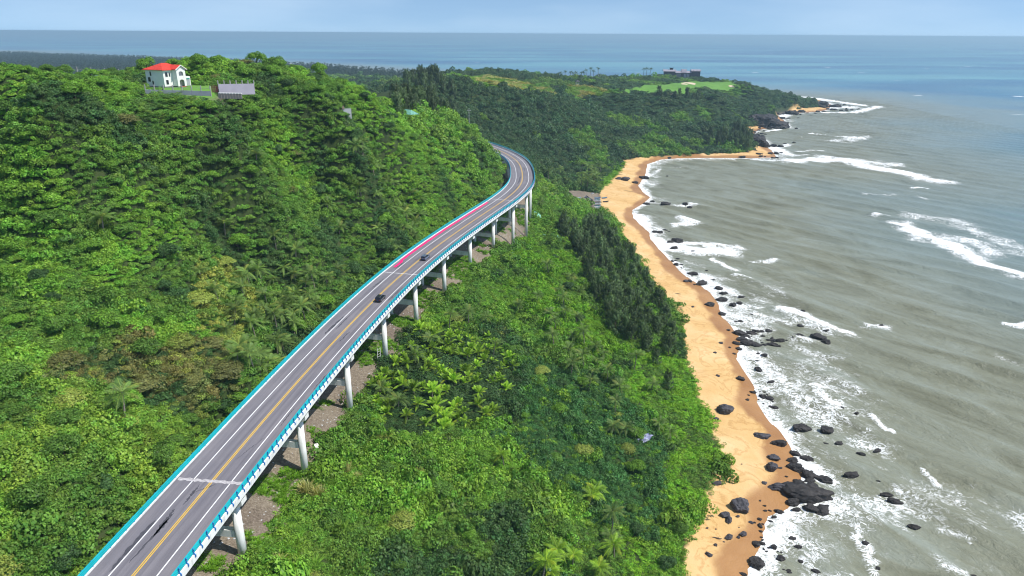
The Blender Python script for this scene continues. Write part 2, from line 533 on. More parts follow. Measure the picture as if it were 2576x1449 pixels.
def terrain_material():
    m, nt, b = new_mat("ground_surface")
    co = obj_coord(nt)
    n1 = noise_node(nt, 0.35, 6, co, 0.6)
    n2 = noise_node(nt, 0.06, 4, co)
    n3 = noise_node(nt, 2.2, 5, co, 0.65)
    soil = ramp_node(nt, n1.outputs['Fac'], [(0.3, (0.022, 0.035, 0.010)), (0.55, (0.035, 0.06, 0.014)), (0.75, (0.06, 0.06, 0.03))]).outputs[0]
    dry = ramp_node(nt, n2.outputs['Fac'], [(0.3, (0.57, 0.36, 0.145)), (0.5, (0.63, 0.415, 0.185)), (0.7, (0.69, 0.48, 0.25))]).outputs[0]
    nw = noise_node(nt, 0.075, 7, co, 0.58, 1.6)
    streak = ramp_node(nt, nw.outputs['Fac'], [(0.42, (1, 1, 1)), (0.475, (0.76, 0.67, 0.56)), (0.50, (1, 1, 1)), (0.6, (0.93, 0.9, 0.86))]).outputs[0]
    dry = mix_node(nt, 0.8, dry, streak, 'MULTIPLY')
    wet_c = ramp_node(nt, n2.outputs['Fac'], [(0.3, (0.30, 0.145, 0.05)), (0.7, (0.40, 0.215, 0.085))]).outputs[0]
    sand_c = mix_node(nt, attr_node(nt, 'wet').outputs['Fac'], dry, wet_c)
    dirt_c = ramp_node(nt, n3.outputs['Fac'], [(0.3, (0.105, 0.09, 0.072)), (0.5, (0.195, 0.17, 0.138)), (0.66, (0.28, 0.255, 0.215)), (0.75, (0.46, 0.44, 0.40))]).outputs[0]
    dirt_big = ramp_node(nt, n2.outputs['Fac'], [(0.35, (0.75, 0.68, 0.66)), (0.65, (1.15, 1.1, 1.0))]).outputs[0]
    dirt_c = mix_node(nt, 1.0, dirt_c, dirt_big, 'MULTIPLY')
    lawn_c = ramp_node(nt, n2.outputs['Fac'], [(0.3, (0.085, 0.21, 0.025)), (0.7, (0.13, 0.27, 0.045))]).outputs[0]
    grass_c = ramp_node(nt, n1.outputs['Fac'], [(0.3, (0.10, 0.19, 0.03)), (0.7, (0.21, 0.27, 0.07))]).outputs[0]
    rock_c = ramp_node(nt, n3.outputs['Fac'], [(0.3, (0.02, 0.02, 0.022)), (0.6, (0.07, 0.065, 0.06)), (0.8, (0.2, 0.17, 0.14))]).outputs[0]
    c = mix_node(nt, attr_node(nt, 'sand').outputs['Fac'], soil, sand_c)
    for a, cc in (('dirt', dirt_c), ('lawn', lawn_c), ('grass', grass_c), ('rock', rock_c)):
        c = mix_node(nt, attr_node(nt, a).outputs['Fac'], c, cc)
    nt.links.new(c, b.inputs['Base Color'])
    rr = math_node(nt, 'MULTIPLY_ADD', attr_node(nt, 'wet').outputs['Fac'], -0.5)
    nt.nodes[-1].inputs[2].default_value = 0.95
    nt.links.new(rr, b.inputs['Roughness'])
    b.inputs['Specular IOR Level'].default_value = 0.25
    h = math_node(nt, 'ADD', n3.outputs['Fac'], math_node(nt, 'MULTIPLY', n1.outputs['Fac'], 2.0))
    bump(nt, b, h, 0.5, 0.35)
    return m
terrain = grid_mesh("ground", GX, GY, ZG, terrain_material(),
                    {'sand': sand_m, 'wet': wet, 'dirt': dirt_m * (1 - is_sand), 'lawn': lawn_m, 'grass': grass_m, 'rock': rock_m})
tag(terrain, "green hillside and sandy shore under the viaduct", kind="structure")

# ------------------------------------------------------------------ the sea
SX = axis([(-60000, -4000, 8000), (-4000, -500, 250), (-500, 20, 60), (20, 280, 1.7), (280, 700, 4), (700, 3000, 70), (3000, 60000, 6000)])
SY = axis([(-3000, 40, 100), (40, 500, 1.7), (500, 800, 3), (800, 1450, 6), (1450, 4000, 60), (4000, 16000, 800), (16000, 70000, 6000)])
SXX, SYY = np.meshgrid(SX, SY)
qx, qy = SXX.ravel(), SYY.ravel()
ssd = pl_dist(qx, qy, shore)
ssd = np.where(inside(qx, qy, land_poly), -ssd, ssd)
# swell: long crests travelling towards the beach
wnx, wny = 0.80, 0.60
bend = (fbm(qx, qy, 90, 2, 41) - 0.5) * 16 + (fbm(qx, qy, 300, 1, 43) - 0.5) * 40
ph = (qx * wnx + qy * wny + bend) / 21.0 * 2 * math.pi
ph2 = (qx * 0.72 + qy * 0.69 + bend * 0.7) / 9.5 * 2 * math.pi
env = 0.35 + 0.9 * fbm(qx, qy, 45, 2, 45)
near = ((qx > 15) & (qx < 700) & (qy > 40) & (qy < 1400)).astype(float)
fine = ((qx > 20) & (qx < 280) & (qy > 40) & (qy < 500)).astype(float)
swell = near * env * (0.95 * (2 * (0.5 + 0.5 * np.sin(ph)) ** 3.4 - 0.6)) + fine * 0.16 * np.sin(ph2)
SZ = swell * smooth(-5, 40, ssd)

# foam: breakers and patches, as strokes on the water (pixel coordinates of the crest line -> points on z = 0, width in metres, density)
STROKES = [
 ([(2010, 244), (2060, 249), (2120, 258), (2165, 266)], 22, 1.0), ([(2085, 284), (2150, 283), (2215, 268)], 14, 1.0), ([(2092, 272), (2140, 270)], 30, 1.0),
 ([(1960, 300), (1975, 292), (1990, 288)], 16, 0.9), ([(1985, 322), (2010, 323)], 6, .8), ([(1900, 345), (1930, 368), (1960, 385), (1985, 392)], 20, 1.0),
 ([(1925, 330), (1960, 326)], 9, .9), ([(1960, 372), (1985, 362)], 8, .8),
 ([(2040, 337), (2080, 341), (2130, 344), (2175, 349)], 7, 1.1), ([(2100, 354), (2140, 353), (2180, 345)], 20, .62), ([(2008, 345), (2022, 348)], 3, 1.0),
 ([(1990, 405), (2050, 402), (2120, 405), (2200, 420), (2290, 441), (2370, 455)], 22, 1.1), ([(2080, 396), (2140, 402), (2230, 412)], 26, .75), ([(1900, 402), (1950, 404), (2000, 405)], 8, .9),
 ([(2000, 381), (2070, 379)], 7, .7), ([(2000, 390), (2025, 389)], 5, .8), ([(2290, 473), (2330, 474)], 3, 1.0), ([(2170, 488), (2250, 490)], 5, .6),
 ([(2300, 492), (2320, 498), (2345, 505)], 2.5, 1.0), ([(2200, 542), (2226, 540)], 6, .8),
 ([(2265, 562), (2330, 592), (2400, 625), (2480, 668), (2590, 700)], 13, 1.05), ([(2290, 545), (2380, 552), (2450, 580), (2590, 640)], 15, .6), ([(2330, 600), (2420, 600), (2500, 640)], 16, .7),
 ([(1975, 778), (2030, 800), (2080, 820), (2135, 838)], 6.5, 1.05), ([(1985, 795), (2060, 825), (2125, 840)], 9, .6), ([(2175, 822), (2235, 822)], 6, .7), ([(2535, 815), (2590, 822)], 5, 1.0),
 ([(1600, 545), (1640, 600), (1680, 625), (1740, 630), (1835, 632)], 17, 1.0), ([(1720, 613), (1790, 618), (1850, 622)], 10, .8), ([(1790, 650), (1815, 662), (1850, 680)], 4, 1.0), ([(1695, 515), (1765, 516)], 7, .8),
 ([(1720, 548), (1745, 560), (1700, 565)], 8, .9), ([(1640, 440), (1660, 425)], 6, .7), ([(1690, 420), (1740, 422)], 5, .5), ([(1900, 656), (1955, 656)], 5, .6), ([(1850, 695), (1885, 697)], 4, .9),
 ([(1760, 690), (1800, 720), (1850, 745)], 9, .85), ([(1830, 760), (1890, 775)], 8, .7), ([(1900, 790), (1940, 800), (2000, 815)], 7, .62), ([(1990, 850), (2050, 855)], 7, .6),
 ([(1890, 890), (1920, 920), (1950, 960), (1990, 1000)], 9, .72), ([(2000, 870), (2060, 890), (2120, 905)], 6, .55), ([(2044, 966), (2062, 985), (2095, 1010), (2120, 1022)], 5, .95), ([(2010, 1000), (2080, 1020)], 9, .62),
 ([(2195, 1042), (2215, 1062), (2250, 1090)], 1.8, 1.05), ([(1925, 1050), (1990, 1100), (2020, 1150)], 7, .7), ([(2010, 1150), (2050, 1180), (2080, 1210)], 6, .8), ([(2150, 1112), (2230, 1140)], 6, .55),
 ([(2310, 1170), (2350, 1210), (2390, 1240)], 1.4, .9), ([(2060, 1260), (2140, 1255), (2220, 1270)], 7, .68), ([(2120, 1280), (2160, 1310)], 5, .55), ([(2155, 1335), (2175, 1375), (2200, 1449)], 2.6, .9),
 ([(2230, 1300), (2290, 1330)], 4, .5), ([(1920, 1400), (1940, 1340), (1975, 1310)], 8, .85), ([(1960, 1340), (2040, 1400)], 8, .6), ([(2020, 1410), (2060, 1449)], 3, .7), ([(2250, 1230), (2300, 1250)], 4, .5),
 ([(2380, 1330), (2440, 1360)], 4, .5), ([(2540, 1290), (2590, 1330)], 6, .6), ([(2340, 1400), (2420, 1449)], 4, .5), ([(2500, 890), (2590, 930)], 5, .4),
]
foam = np.zeros(len(qx))
for pts, w, dens in STROKES:
    pl = pxs(pts, 0.0)
    P = np.array(pl)
    sel = (qx > P[:, 0].min() - 3 * w - 9) & (qx < P[:, 0].max() + 3 * w + 9) & (qy > P[:, 1].min() - 3 * w - 9) & (qy < P[:, 1].max() + 3 * w + 9)
    if sel.any():
        X, Y = qx[sel], qy[sel]
        d = pl_dist(X + (fbm(X, Y, w * 1.6, 3, 60) - .5) * w, Y + (fbm(X, Y, w * 1.6, 3, 66) - .5) * w, pl)
        v = dens * (1 - smooth(0.05 * w, 1.0 * w, d))
        foam[sel] = np.maximum(foam[sel], v)
SZ = SZ + 0.85 * np.clip(foam - 0.35, 0, 1) * smooth(6, 25, ssd)
# wash along the shore, stronger where rocks stand
swash = fbm(qx, qy, 22, 3, 51)
edge = 0.86 * (1 - smooth(0.5, 3 + 11 * swash, ssd)) * ((qy < 1500) & (qx < 800))
lace = (1 - smooth(6, 66, ssd)) * (0.22 + 0.40 * smooth(0.45, 0.7, fbm(qx, qy, 17, 3, 53))) * smooth(420, 330, qy)
lace2 = (1 - smooth(6, 26, ssd)) * 0.5 * smooth(0.35, 0.6, fbm(qx, qy, 20, 3, 57)) * (qy > 330) * (qy < 1400)
foam = np.maximum.reduce([foam, edge, lace, lace2]) * (ssd > -12)
# silt: stirred-up sand colours the water near the beach
silt = np.exp(-np.maximum(ssd, 0) / 165.0)
silt = np.clip(silt + (fbm(qx, qy, 120, 3, 71) - 0.5) * 0.22 * smooth(20, 200, ssd), 0, 1)

def sea_material():
    m, nt, b = new_mat("sea_water")
    geo = nt.nodes.new('ShaderNodeNewGeometry')
    pos = geo.outputs['Position']
    mp = nt.nodes.new('ShaderNodeMapping')            # turn x along the wave normal, stretch along the crests
    mp.inputs['Rotation'].default_value = (0, 0, -math.atan2(wny, wnx))
    nt.links.new(pos, mp.inputs['Vector'])
    sc = nt.nodes.new('ShaderNodeVectorMath'); sc.operation = 'MULTIPLY'
    sc.inputs[1].default_value = (1.0, 0.34, 1.0)
    nt.links.new(mp.outputs[0], sc.inputs[0])
    wv = sc.outputs[0]
    far = nt.nodes.new('ShaderNodeVectorMath'); far.operation = 'MULTIPLY'
    far.inputs[1].default_value = (0.0006, 0.0026, 1.0)
    nt.links.new(pos, far.inputs[0])
    nf = noise_node(nt, 1.0, 4, far.outputs[0], 0.55, 0.6)
    nmid = noise_node(nt, 0.075, 7, wv, 0.68, 0.7)
    deep = ramp_node(nt, nf.outputs['Fac'], [(0.36, (0.045, 0.12, 0.22)), (0.5, (0.075, 0.20, 0.28)), (0.60, (0.13, 0.30, 0.34))]).outputs[0]
    sil = ramp_node(nt, nmid.outputs['Fac'], [(0.30, (0.135, 0.136, 0.088)), (0.5, (0.208, 0.216, 0.155)), (0.70, (0.26, 0.285, 0.235))]).outputs[0]
    sa = attr_node(nt, 'silt').outputs['Fac']
    mid = mix_node(nt, ramp_node(nt, sa, [(0.003, (0, 0, 0)), (0.26, (1, 1, 1))]).outputs[0], deep, (0.17, 0.25, 0.27))
    water = mix_node(nt, ramp_node(nt, sa, [(0.08, (0, 0, 0)), (0.55, (1, 1, 1))]).outputs[0], mid, sil)
    # foam lace
    fa = attr_node(nt, 'foam').outputs['Fac']
    iso = nt.nodes.new('ShaderNodeVectorMath'); iso.operation = 'MULTIPLY'
    iso.inputs[1].default_value = (1.0, 0.62, 1.0)
    nt.links.new(mp.outputs[0], iso.inputs[0])
    f0 = noise_node(nt, 0.075, 5, iso.outputs[0], 0.62, 0.8)
    f1 = noise_node(nt, 0.30, 7, iso.outputs[0], 0.66, 1.0)
    f2 = noise_node(nt, 0.42, 5, pos, 0.62, 1.6)
    def web(src, k):
        return math_node(nt, 'SUBTRACT', 1.0, math_node(nt, 'ABSOLUTE', math_node(nt, 'MULTIPLY', math_node(nt, 'SUBTRACT', src, 0.5), k)), True)
    lacev = math_node(nt, 'ADD', math_node(nt, 'MULTIPLY', math_node(nt, 'SUBTRACT', f0.outputs['Fac'], 0.5), 1.1),
                      math_node(nt, 'MULTIPLY', math_node(nt, 'SUBTRACT', f1.outputs['Fac'], 0.5), 1.5))
    lacev = math_node(nt, 'ADD', lacev, math_node(nt, 'MULTIPLY', math_node(nt, 'SUBTRACT', web(f2.outputs['Fac'], 11.0), 0.38), 0.55))
    fm = math_node(nt, 'MULTIPLY', math_node(nt, 'ADD', math_node(nt, 'MULTIPLY', fa, 1.12), lacev), 0.5)
    foam_f = ramp_node(nt, fm, [(0.26, (0, 0, 0)), (0.36, (0.45, 0.45, 0.45)), (0.46, (1, 1, 1))]).outputs[0]
    foam_f = math_node(nt, 'MULTIPLY', foam_f, ramp_node(nt, fa, [(0.03, (0, 0, 0)), (0.14, (1, 1, 1))]).outputs[0])
    # small whitecaps out at sea
    wc = nt.nodes.new('ShaderNodeTexVoronoi')
    wc.inputs['Scale'].default_value = 0.011
    wc.inputs['Randomness'].default_value = 1.0
    wcv = nt.nodes.new('ShaderNodeVectorMath'); wcv.operation = 'MULTIPLY'
    wcv.inputs[1].default_value = (0.55, 1.0, 1.0)
    nt.links.new(pos, wcv.inputs[0])
    nt.links.new(wcv.outputs[0], wc.inputs['Vector'])
    wcm = ramp_node(nt, wc.outputs['Distance'], [(0.055, (1, 1, 1)), (0.085, (0, 0, 0))]).outputs[0]
    wcm = math_node(nt, 'MULTIPLY', wcm, ramp_node(nt, wc.outputs['Color'], [(0.55, (0, 0, 0)), (0.6, (1, 1, 1))]).outputs[0])
    wcm = math_node(nt, 'MULTIPLY', wcm, ramp_node(nt, sa, [(0.12, (1, 1, 1)), (0.3, (0, 0, 0))]).outputs[0])
    foam_f = math_node(nt, 'MAXIMUM', foam_f, wcm)
    c = mix_node(nt, foam_f, water, (0.86, 0.88, 0.88))
    nt.links.new(c, b.inputs['Base Color'])
    rg = math_node(nt, 'ADD', math_node(nt, 'MULTIPLY', foam_f, 0.5), 0.28)
    nt.links.new(rg, b.inputs['Roughness'])
    b.inputs['IOR'].default_value = 1.33
    b.inputs['Specular IOR Level'].default_value = 0.32
    w1 = noise_node(nt, 0.16, 4, wv, 0.55, 0.4)
    iso2 = nt.nodes.new('ShaderNodeVectorMath'); iso2.operation = 'MULTIPLY'
    iso2.inputs[1].default_value = (1.0, 0.55, 1.0)
    nt.links.new(mp.outputs[0], iso2.inputs[0])
    w2 = noise_node(nt, 0.55, 6, iso2.outputs[0], 0.66, 0.6)
    h = math_node(nt, 'ADD', math_node(nt, 'MULTIPLY', w1.outputs['Fac'], 2.4), math_node(nt, 'MULTIPLY', w2.outputs['Fac'], 1.7))
    h = math_node(nt, 'ADD', h, math_node(nt, 'MULTIPLY', foam_f, 0.25))
    bump(nt, b, h, 0.55, 0.9)
    return m
sea = grid_mesh("water", SX, SY, SZ.reshape(SXX.shape), sea_material(), {'foam': foam, 'silt': silt})
tag(sea, "silty green sea with breakers along the shore", kind="structure")
# ------------------------------------------------------------------ viaduct
def asphalt_material():
    m, nt, b = new_mat("asphalt")
    co = obj_coord(nt)
    n1 = noise_node(nt, 9, 5, co, 0.7)
    n2 = noise_node(nt, 0.12, 4, co)
    uv = attr_node(nt, 'lane')
    sc = nt.nodes.new('ShaderNodeVectorMath'); sc.operation = 'MULTIPLY'
    sc.inputs[1].default_value = (0.035, 1.1, 1)
    nt.links.new(uv.outputs['Vector'], sc.inputs[0])
    n3 = noise_node(nt, 1.0, 5, sc.outputs[0], 0.6)
    c1 = ramp_node(nt, n1.outputs['Fac'], [(0.3, (0.152, 0.146, 0.166)), (0.7, (0.202, 0.193, 0.216))]).outputs[0]
    c2 = ramp_node(nt, n3.outputs['Fac'], [(0.3, (0.80, 0.80, 0.82)), (0.5, (0.98, 0.98, 0.98)), (0.72, (1.18, 1.17, 1.15))]).outputs[0]
    c = mix_node(nt, 1.0, c1, c2, 'MULTIPLY')
    sp = nt.nodes.new('ShaderNodeSeparateXYZ')
    nt.links.new(uv.outputs['Vector'], sp.inputs[0])
    tr_ = math_node(nt, 'ABSOLUTE', math_node(nt, 'SUBTRACT', math_node(nt, 'ABSOLUTE', math_node(nt, 'SUBTRACT', math_node(nt, 'ABSOLUTE', sp.outputs[1]), 1.8)), 0.82))
    tr_ = ramp_node(nt, tr_, [(0.0, (0.86, 0.86, 0.87)), (0.42, (1.03, 1.03, 1.02))]).outputs[0]
    c = mix_node(nt, 0.9, c, tr_, 'MULTIPLY')
    c3 = ramp_node(nt, n2.outputs['Fac'], [(0.3, (0.88, 0.88, 0.9)), (0.7, (1.1, 1.08, 1.06))]).outputs[0]
    c = mix_node(nt, 1.0, c, c3, 'MULTIPLY')
    nt.links.new(c, b.inputs['Base Color'])
    b.inputs['Roughness'].default_value = 0.85
    b.inputs['Specular IOR Level'].default_value = 0.25
    bump(nt, b, n1.outputs['Fac'], 0.3, 0.02)
    return m
M_ASPHALT = asphalt_material()
def concrete_material():
    m, nt, b = new_mat("white_painted_concrete")
    co = obj_coord(nt)
    sc = nt.nodes.new('ShaderNodeVectorMath'); sc.operation = 'MULTIPLY'
    sc.inputs[1].default_value = (1.6, 1.6, 0.12)
    nt.links.new(co, sc.inputs[0])
    n1 = noise_node(nt, 1.0, 5, sc.outputs[0], 0.65)
    n2 = noise_node(nt, 0.4, 4, co)
    c = ramp_node(nt, n1.outputs['Fac'], [(0.32, (0.60, 0.60, 0.58)), (0.5, (0.78, 0.785, 0.775)), (0.7, (0.82, 0.83, 0.82))]).outputs[0]
    c = mix_node(nt, 1.0, c, ramp_node(nt, n2.outputs['Fac'], [(0.3, (0.90, 0.90, 0.88)), (0.7, (1.05, 1.05, 1.05))]).outputs[0], 'MULTIPLY')
    nt.links.new(c, b.inputs['Base Color'])
    b.inputs['Roughness'].default_value = 0.75
    return m
M_CONC = concrete_material()
M_GREYCONC = plain("grey_concrete", (0.44, 0.45, 0.46), 0.85, 0.12, 0.4)
M_RAIL = plain("turquoise_paint", (0.008, 0.37, 0.41), 0.35, 0.12, 0.6)
M_POST = plain("blue_paint", (0.02, 0.16, 0.46), 0.4, 0.15, 0.6)
M_WHITE = plain("white_road_paint", (0.74, 0.74, 0.74), 0.6, 0.08, 2.0)
M_YELLOW = plain("yellow_road_paint", (0.72, 0.44, 0.035), 0.6, 0.10, 1.0)
M_STAIN = plain("damp_asphalt", (0.070, 0.067, 0.080), 0.6, 0.25, 0.8)
M_JOINT = plain("worn_joint_mortar", (0.42, 0.40, 0.41), 0.85, 0.3, 2.5)

viaduct = thing("viaduct", (0, 0, 0), 0, "long white curved road viaduct with turquoise railings on round columns", "viaduct")

def sweep(name, profile, s0, s1, step, mat, z0=DECK_Z, closed=True, parent=None, smooth_shade=False):
    """profile of (offset, height) carried along the centre line"""
    n = max(2, int((s1 - s0) / step) + 1)
    ss = np.linspace(s0, s1, n)
    k = len(profile)
    v, f = [], []
    for s in ss:
        for off, z in profile: v.append(deck_pt(s, off, z0 + z))
    for i in range(n - 1):
        for j in range(k if closed else k - 1):
            a, b2 = i * k + j, i * k + (j + 1) % k
            f.append((a, b2, b2 + k, a + k))
    if closed:
        f.append(tuple(range(k - 1, -1, -1)))
        f.append(tuple(range((n - 1) * k, n * k)))
    return mesh_obj(name, v, f, mat, parent if parent is not None else viaduct, smooth_shade), ss
S0, S1, HALF = 4.0, 556.0, 7.1
sweep("deck", [(-6.82, -0.06), (-6.82, -0.5), (-5.6, -0.8), (-5.0, -2.0), (-1.6, -2.0), (-1.2, -0.9), (1.2, -0.9), (1.6, -2.0), (5.0, -2.0), (5.6, -0.8), (6.82, -0.5), (6.82, -0.06)], S0, S1, 2.0, M_CONC)
o_road, ss = sweep("road_surface", [(x, 0.0) for x in np.linspace(6.79, -6.79, 13)], S0, S1, 2.0, M_ASPHALT, closed=False)
a = o_road.data.attributes.new('lane', 'FLOAT_VECTOR', 'POINT')
lane = np.array([(s, x, 0) for s in ss for x in np.linspace(6.79, -6.79, 13)], np.float32)
a.data.foreach_set("vector", lane.ravel())
for sg in (-1, 1):
    sweep("parapet", [(sg * x, z) for x, z in [(6.84, -0.9), (6.80, 0.30), (6.84, 0.34), (7.08, 0.34), (7.12, 0.30), (7.12, -0.95)]], S0, S1, 2.0, M_CONC)
    sweep("edge_line", [(sg * 3.6 - 0.11, 0.004), (sg * 3.6 - 0.11, 0.010), (sg * 3.6 + 0.11, 0.010), (sg * 3.6 + 0.11, 0.004)][::-1], S0, S1, 2.0, M_WHITE)
    sweep("centre_line", [(sg * 0.17 - 0.085, 0.004), (sg * 0.17 - 0.085, 0.010), (sg * 0.17 + 0.085, 0.010), (sg * 0.17 + 0.085, 0.004)][::-1], S0, S1, 2.0, M_YELLOW)
def flat_patch(name, outline, z0, z1, mat):
    b = MB()
    n = len(outline)
    lo = [deck_pt(s, o, DECK_Z + z0) for s, o in outline]
    hi = [deck_pt(s, o, DECK_Z + z1) for s, o in outline]
    b.add(lo + hi, [tuple(range(n)), tuple(range(2 * n - 1, n - 1, -1))] + [(i, i + n, (i + 1) % n + n, (i + 1) % n) for i in range(n)])
    return b.build(name, mat, viaduct)
for s, w in ((85, 0.8), (202, 0.28), (318, 0.30), (432, 0.30)):
    n = 26
    top = [(s + w * (0.5 + 0.35 * math.sin(i * 1.9 + s) * random.random()), 6.55 - i * 13.1 / n) for i in range(n + 1)]
    bot = [(s - w * (0.5 + 0.35 * math.cos(i * 2.3) * random.random()), 6.55 - i * 13.1 / n) for i in range(n + 1)]
    flat_patch("expansion_joint", top + bot[::-1], 0.011, 0.018, M_JOINT if s < 100 else M_WHITE)
def stain(s0, s1, off0, off1, w):
    n = 18
    up, dn = [], []
    for i in range(n + 1):
        t = i / n
        o = off0 * (1 - t) + off1 * t + random.uniform(-.12, .12)
        ww = w * math.sin(math.pi * min(1, max(0, t))) ** 0.6 * random.uniform(0.3, 1.1)
        up.append((s0 + (s1 - s0) * t, o + ww / 2 + 0.02))
        dn.append((s0 + (s1 - s0) * t, o - ww / 2 - 0.02))
    flat_patch("damp_stain", up + dn[::-1], 0.0015, 0.0035, M_STAIN)
for a in [(62, 74, -4.0, -4.0, 1.1), (64, 76, -2.2, -2.0, .5), (70, 77, -1.9, -2.4, .9), (78, 84, -1.5, -1.7, .5), (81.5, 84.3, -1.6, 1.2, .5), (52, 60, -4.3, -4.2, .8), (150, 163, -4.4, -4.0, .9), (154, 164, -2.6, -2.7, .5),
          (146, 153, 1.5, 1.7, .4), (186, 196, -4.5, -4.4, .7), (176, 190, 4.4, 4.6, .6), (206, 214, -4.6, -4.3, .7), (262, 275, -4.3, -4.1, .6), (300, 312, 4.5, 4.8, .5), (330, 352, -1.4, -1.0, .7), (356, 380, -1.8, -1.2, 1.1),
          (395, 410, 1.6, 1.9, .8), (420, 428, -1.5, -1.4, .8), (104, 112, 4.4, 4.3, .25), (92, 100, 1.0, 3.1, .18), (120, 128, 5.2, 5.3, .3), (232, 246, 4.9, 4.9, .5)]:
    stain(*a)

def railing(sg):
    base = thing("railing", (0, 0, 0))
    base.parent = viaduct
    for zz, r, x in ((1.42, 0.10, 6.84), (1.14, 0.085, 6.82), (0.87, 0.085, 6.82), (0.60, 0.08, 6.86)):
        prof = [(sg * x + r * 1.25 * math.cos(2 * math.pi * k / 6), zz + r * math.sin(2 * math.pi * k / 6)) for k in range(6)]
        sweep("rail", prof, S0, S1, 2.0, M_RAIL, parent=base)
    prof = [(7.30, -0.10), (7.34, 0.30), (7.10, 0.62), (7.06, 1.05), (7.20, 1.32), (6.98, 1.52), (6.78, 1.46), (6.90, 1.10), (6.92, 0.62), (6.82, 0.345), (7.125, 0.342), (7.13, -0.10)]
    pb = MB().prism([((x - 6.9) * sg, z) for x, z in prof], 'y', -0.07, 0.07)
    tot = np.arange(S0 + 1, S1, 2.05)
    first = None
    lo = 60.0
    rest = MB()
    count = 0
    for s in tot:
        p, ang = deck_pt(s, sg * 6.9), deck_angle(s) - math.pi / 2
        if s > lo and count < 95:
            if first is None:
                first = pb.build("post", M_POST, base)
                o = first
            else:
                o = first.copy()
                link(o, base)
            o.location = p
            o.rotation_euler = (0, 0, ang)
            count += 1
        else:
            c, q = math.cos(ang), math.sin(ang)
            rest.add([(p[0] + x * c - y * q, p[1] + x * q + y * c, p[2] + z) for x, y, z in pb.v], pb.f)
    r = rest.build("far_posts", M_POST, base)
    r["kind"] = "stuff"
railing(-1)
railing(1)

def pier(s):
    base = deck_pt(s, 0, 0)
    p = thing("pier", base, deck_angle(s) - math.pi / 2)
    p.parent = viaduct
    cb = MB().prism([(-6.5, 40.98), (-6.5, 40.0), (-5.4, 39.4), (5.4, 39.4), (6.5, 40.0), (6.5, 40.98)], 'y', -0.95, 0.95)
    cb.build("cap_beam", M_CONC, p)
    gl = []
    for x in (-4.6, 4.6):
        q = deck_pt(s, x)
        zb = gz(q[0], q[1])
        gl.append(zb)
        MB().tube([(x, 0, zb - 2.5), (x, 0, 39.4)], 0.8, 20).build("column", M_CONC, p, False)
    zt_ = max(max(gl) + 2.2, 33.2)
    if zt_ < 37:
        MB().box(-3.9, 3.9, -0.55, 0.55, zt_ - 0.75, zt_ + 0.75).build("tie_beam", M_CONC, p)
for k in range(18):
    pier(54.2 + 29.3 * k if k < 17 else 550)
for o in bpy.data.objects:
    if o.name.startswith("column"):
        me = o.data
        me.polygons.foreach_set("use_smooth", [len(pp.vertices) == 4 for pp in me.polygons])

# red cloth banner lying along the left parapet
M_RED = plain("magenta_cloth", (0.74, 0.002, 0.145), 0.7, 0.15, 1.2)
bn = MB()
prev = None
sl = np.arange(207.5, 311, 1.0)
rowv, n = [], 0
for s in sl:
    off = -6.05 + (0.0 if s > 216 else (0.75 * smooth(216, 213.5, s))) + 0.06 * math.sin(s * 0.7) - (0.15 * smooth(214, 207, s))
    w = 0.5 + 0.05 * math.sin(s * 1.3)
    lift = 0.06 + 0.05 * math.sin(s * 2.1)
    rowv += [deck_pt(s, off - w, DECK_Z + 0.012), deck_pt(s, off - w * .3, DECK_Z + 0.012 + lift), deck_pt(s, off + w * .4, DECK_Z + 0.012 + lift * .7), deck_pt(s, off + w, DECK_Z + 0.012)]
    n += 1
fs = [(i * 4 + j, i * 4 + j + 1, i * 4 + j + 5, i * 4 + j + 4) for i in range(n - 1) for j in range(3)] + [(i * 4 + 3, i * 4, i * 4 + 4, i * 4 + 7) for i in range(n - 1)]
bn.add(rowv, fs)
tag(bn.build("banner", M_RED), "long magenta cloth banner lying along the road by the left parapet", "banner")

# ------------------------------------------------------------------ cars
M_GLASS = plain("dark_window_glass", (0.012, 0.015, 0.02), 0.08, 0.1, 1.0, spec=0.6)
M_TYRE = plain("tyre_rubber", (0.02, 0.02, 0.02), 0.85)
M_RIM = plain("rim_metal", (0.5, 0.5, 0.52), 0.3, 0.1, 3, metal=0.8)
M_TAIL = plain("red_lamp_glass", (0.35, 0.01, 0.01), 0.2)
M_HEAD = plain("clear_lamp_glass", (0.7, 0.72, 0.75), 0.1)
M_PLATE = plain("blue_plate", (0.02, 0.08, 0.4), 0.4)
M_TRIM = plain("black_trim", (0.015, 0.015, 0.017), 0.6)
def car_paint(name, c):
    m, nt, b = new_mat(name)
    n = noise_node(nt, 3, 3, obj_coord(nt))
    r = ramp_node(nt, n.outputs['Fac'], [(0.3, tuple(x * 0.85 for x in c)), (0.7, c)])
    nt.links.new(r.outputs[0], b.inputs['Base Color'])
    b.inputs['Roughness'].default_value = 0.3
    b.inputs['Coat Weight'].default_value = 0.8
    b.inputs['Coat Roughness'].default_value = 0.06
    return m
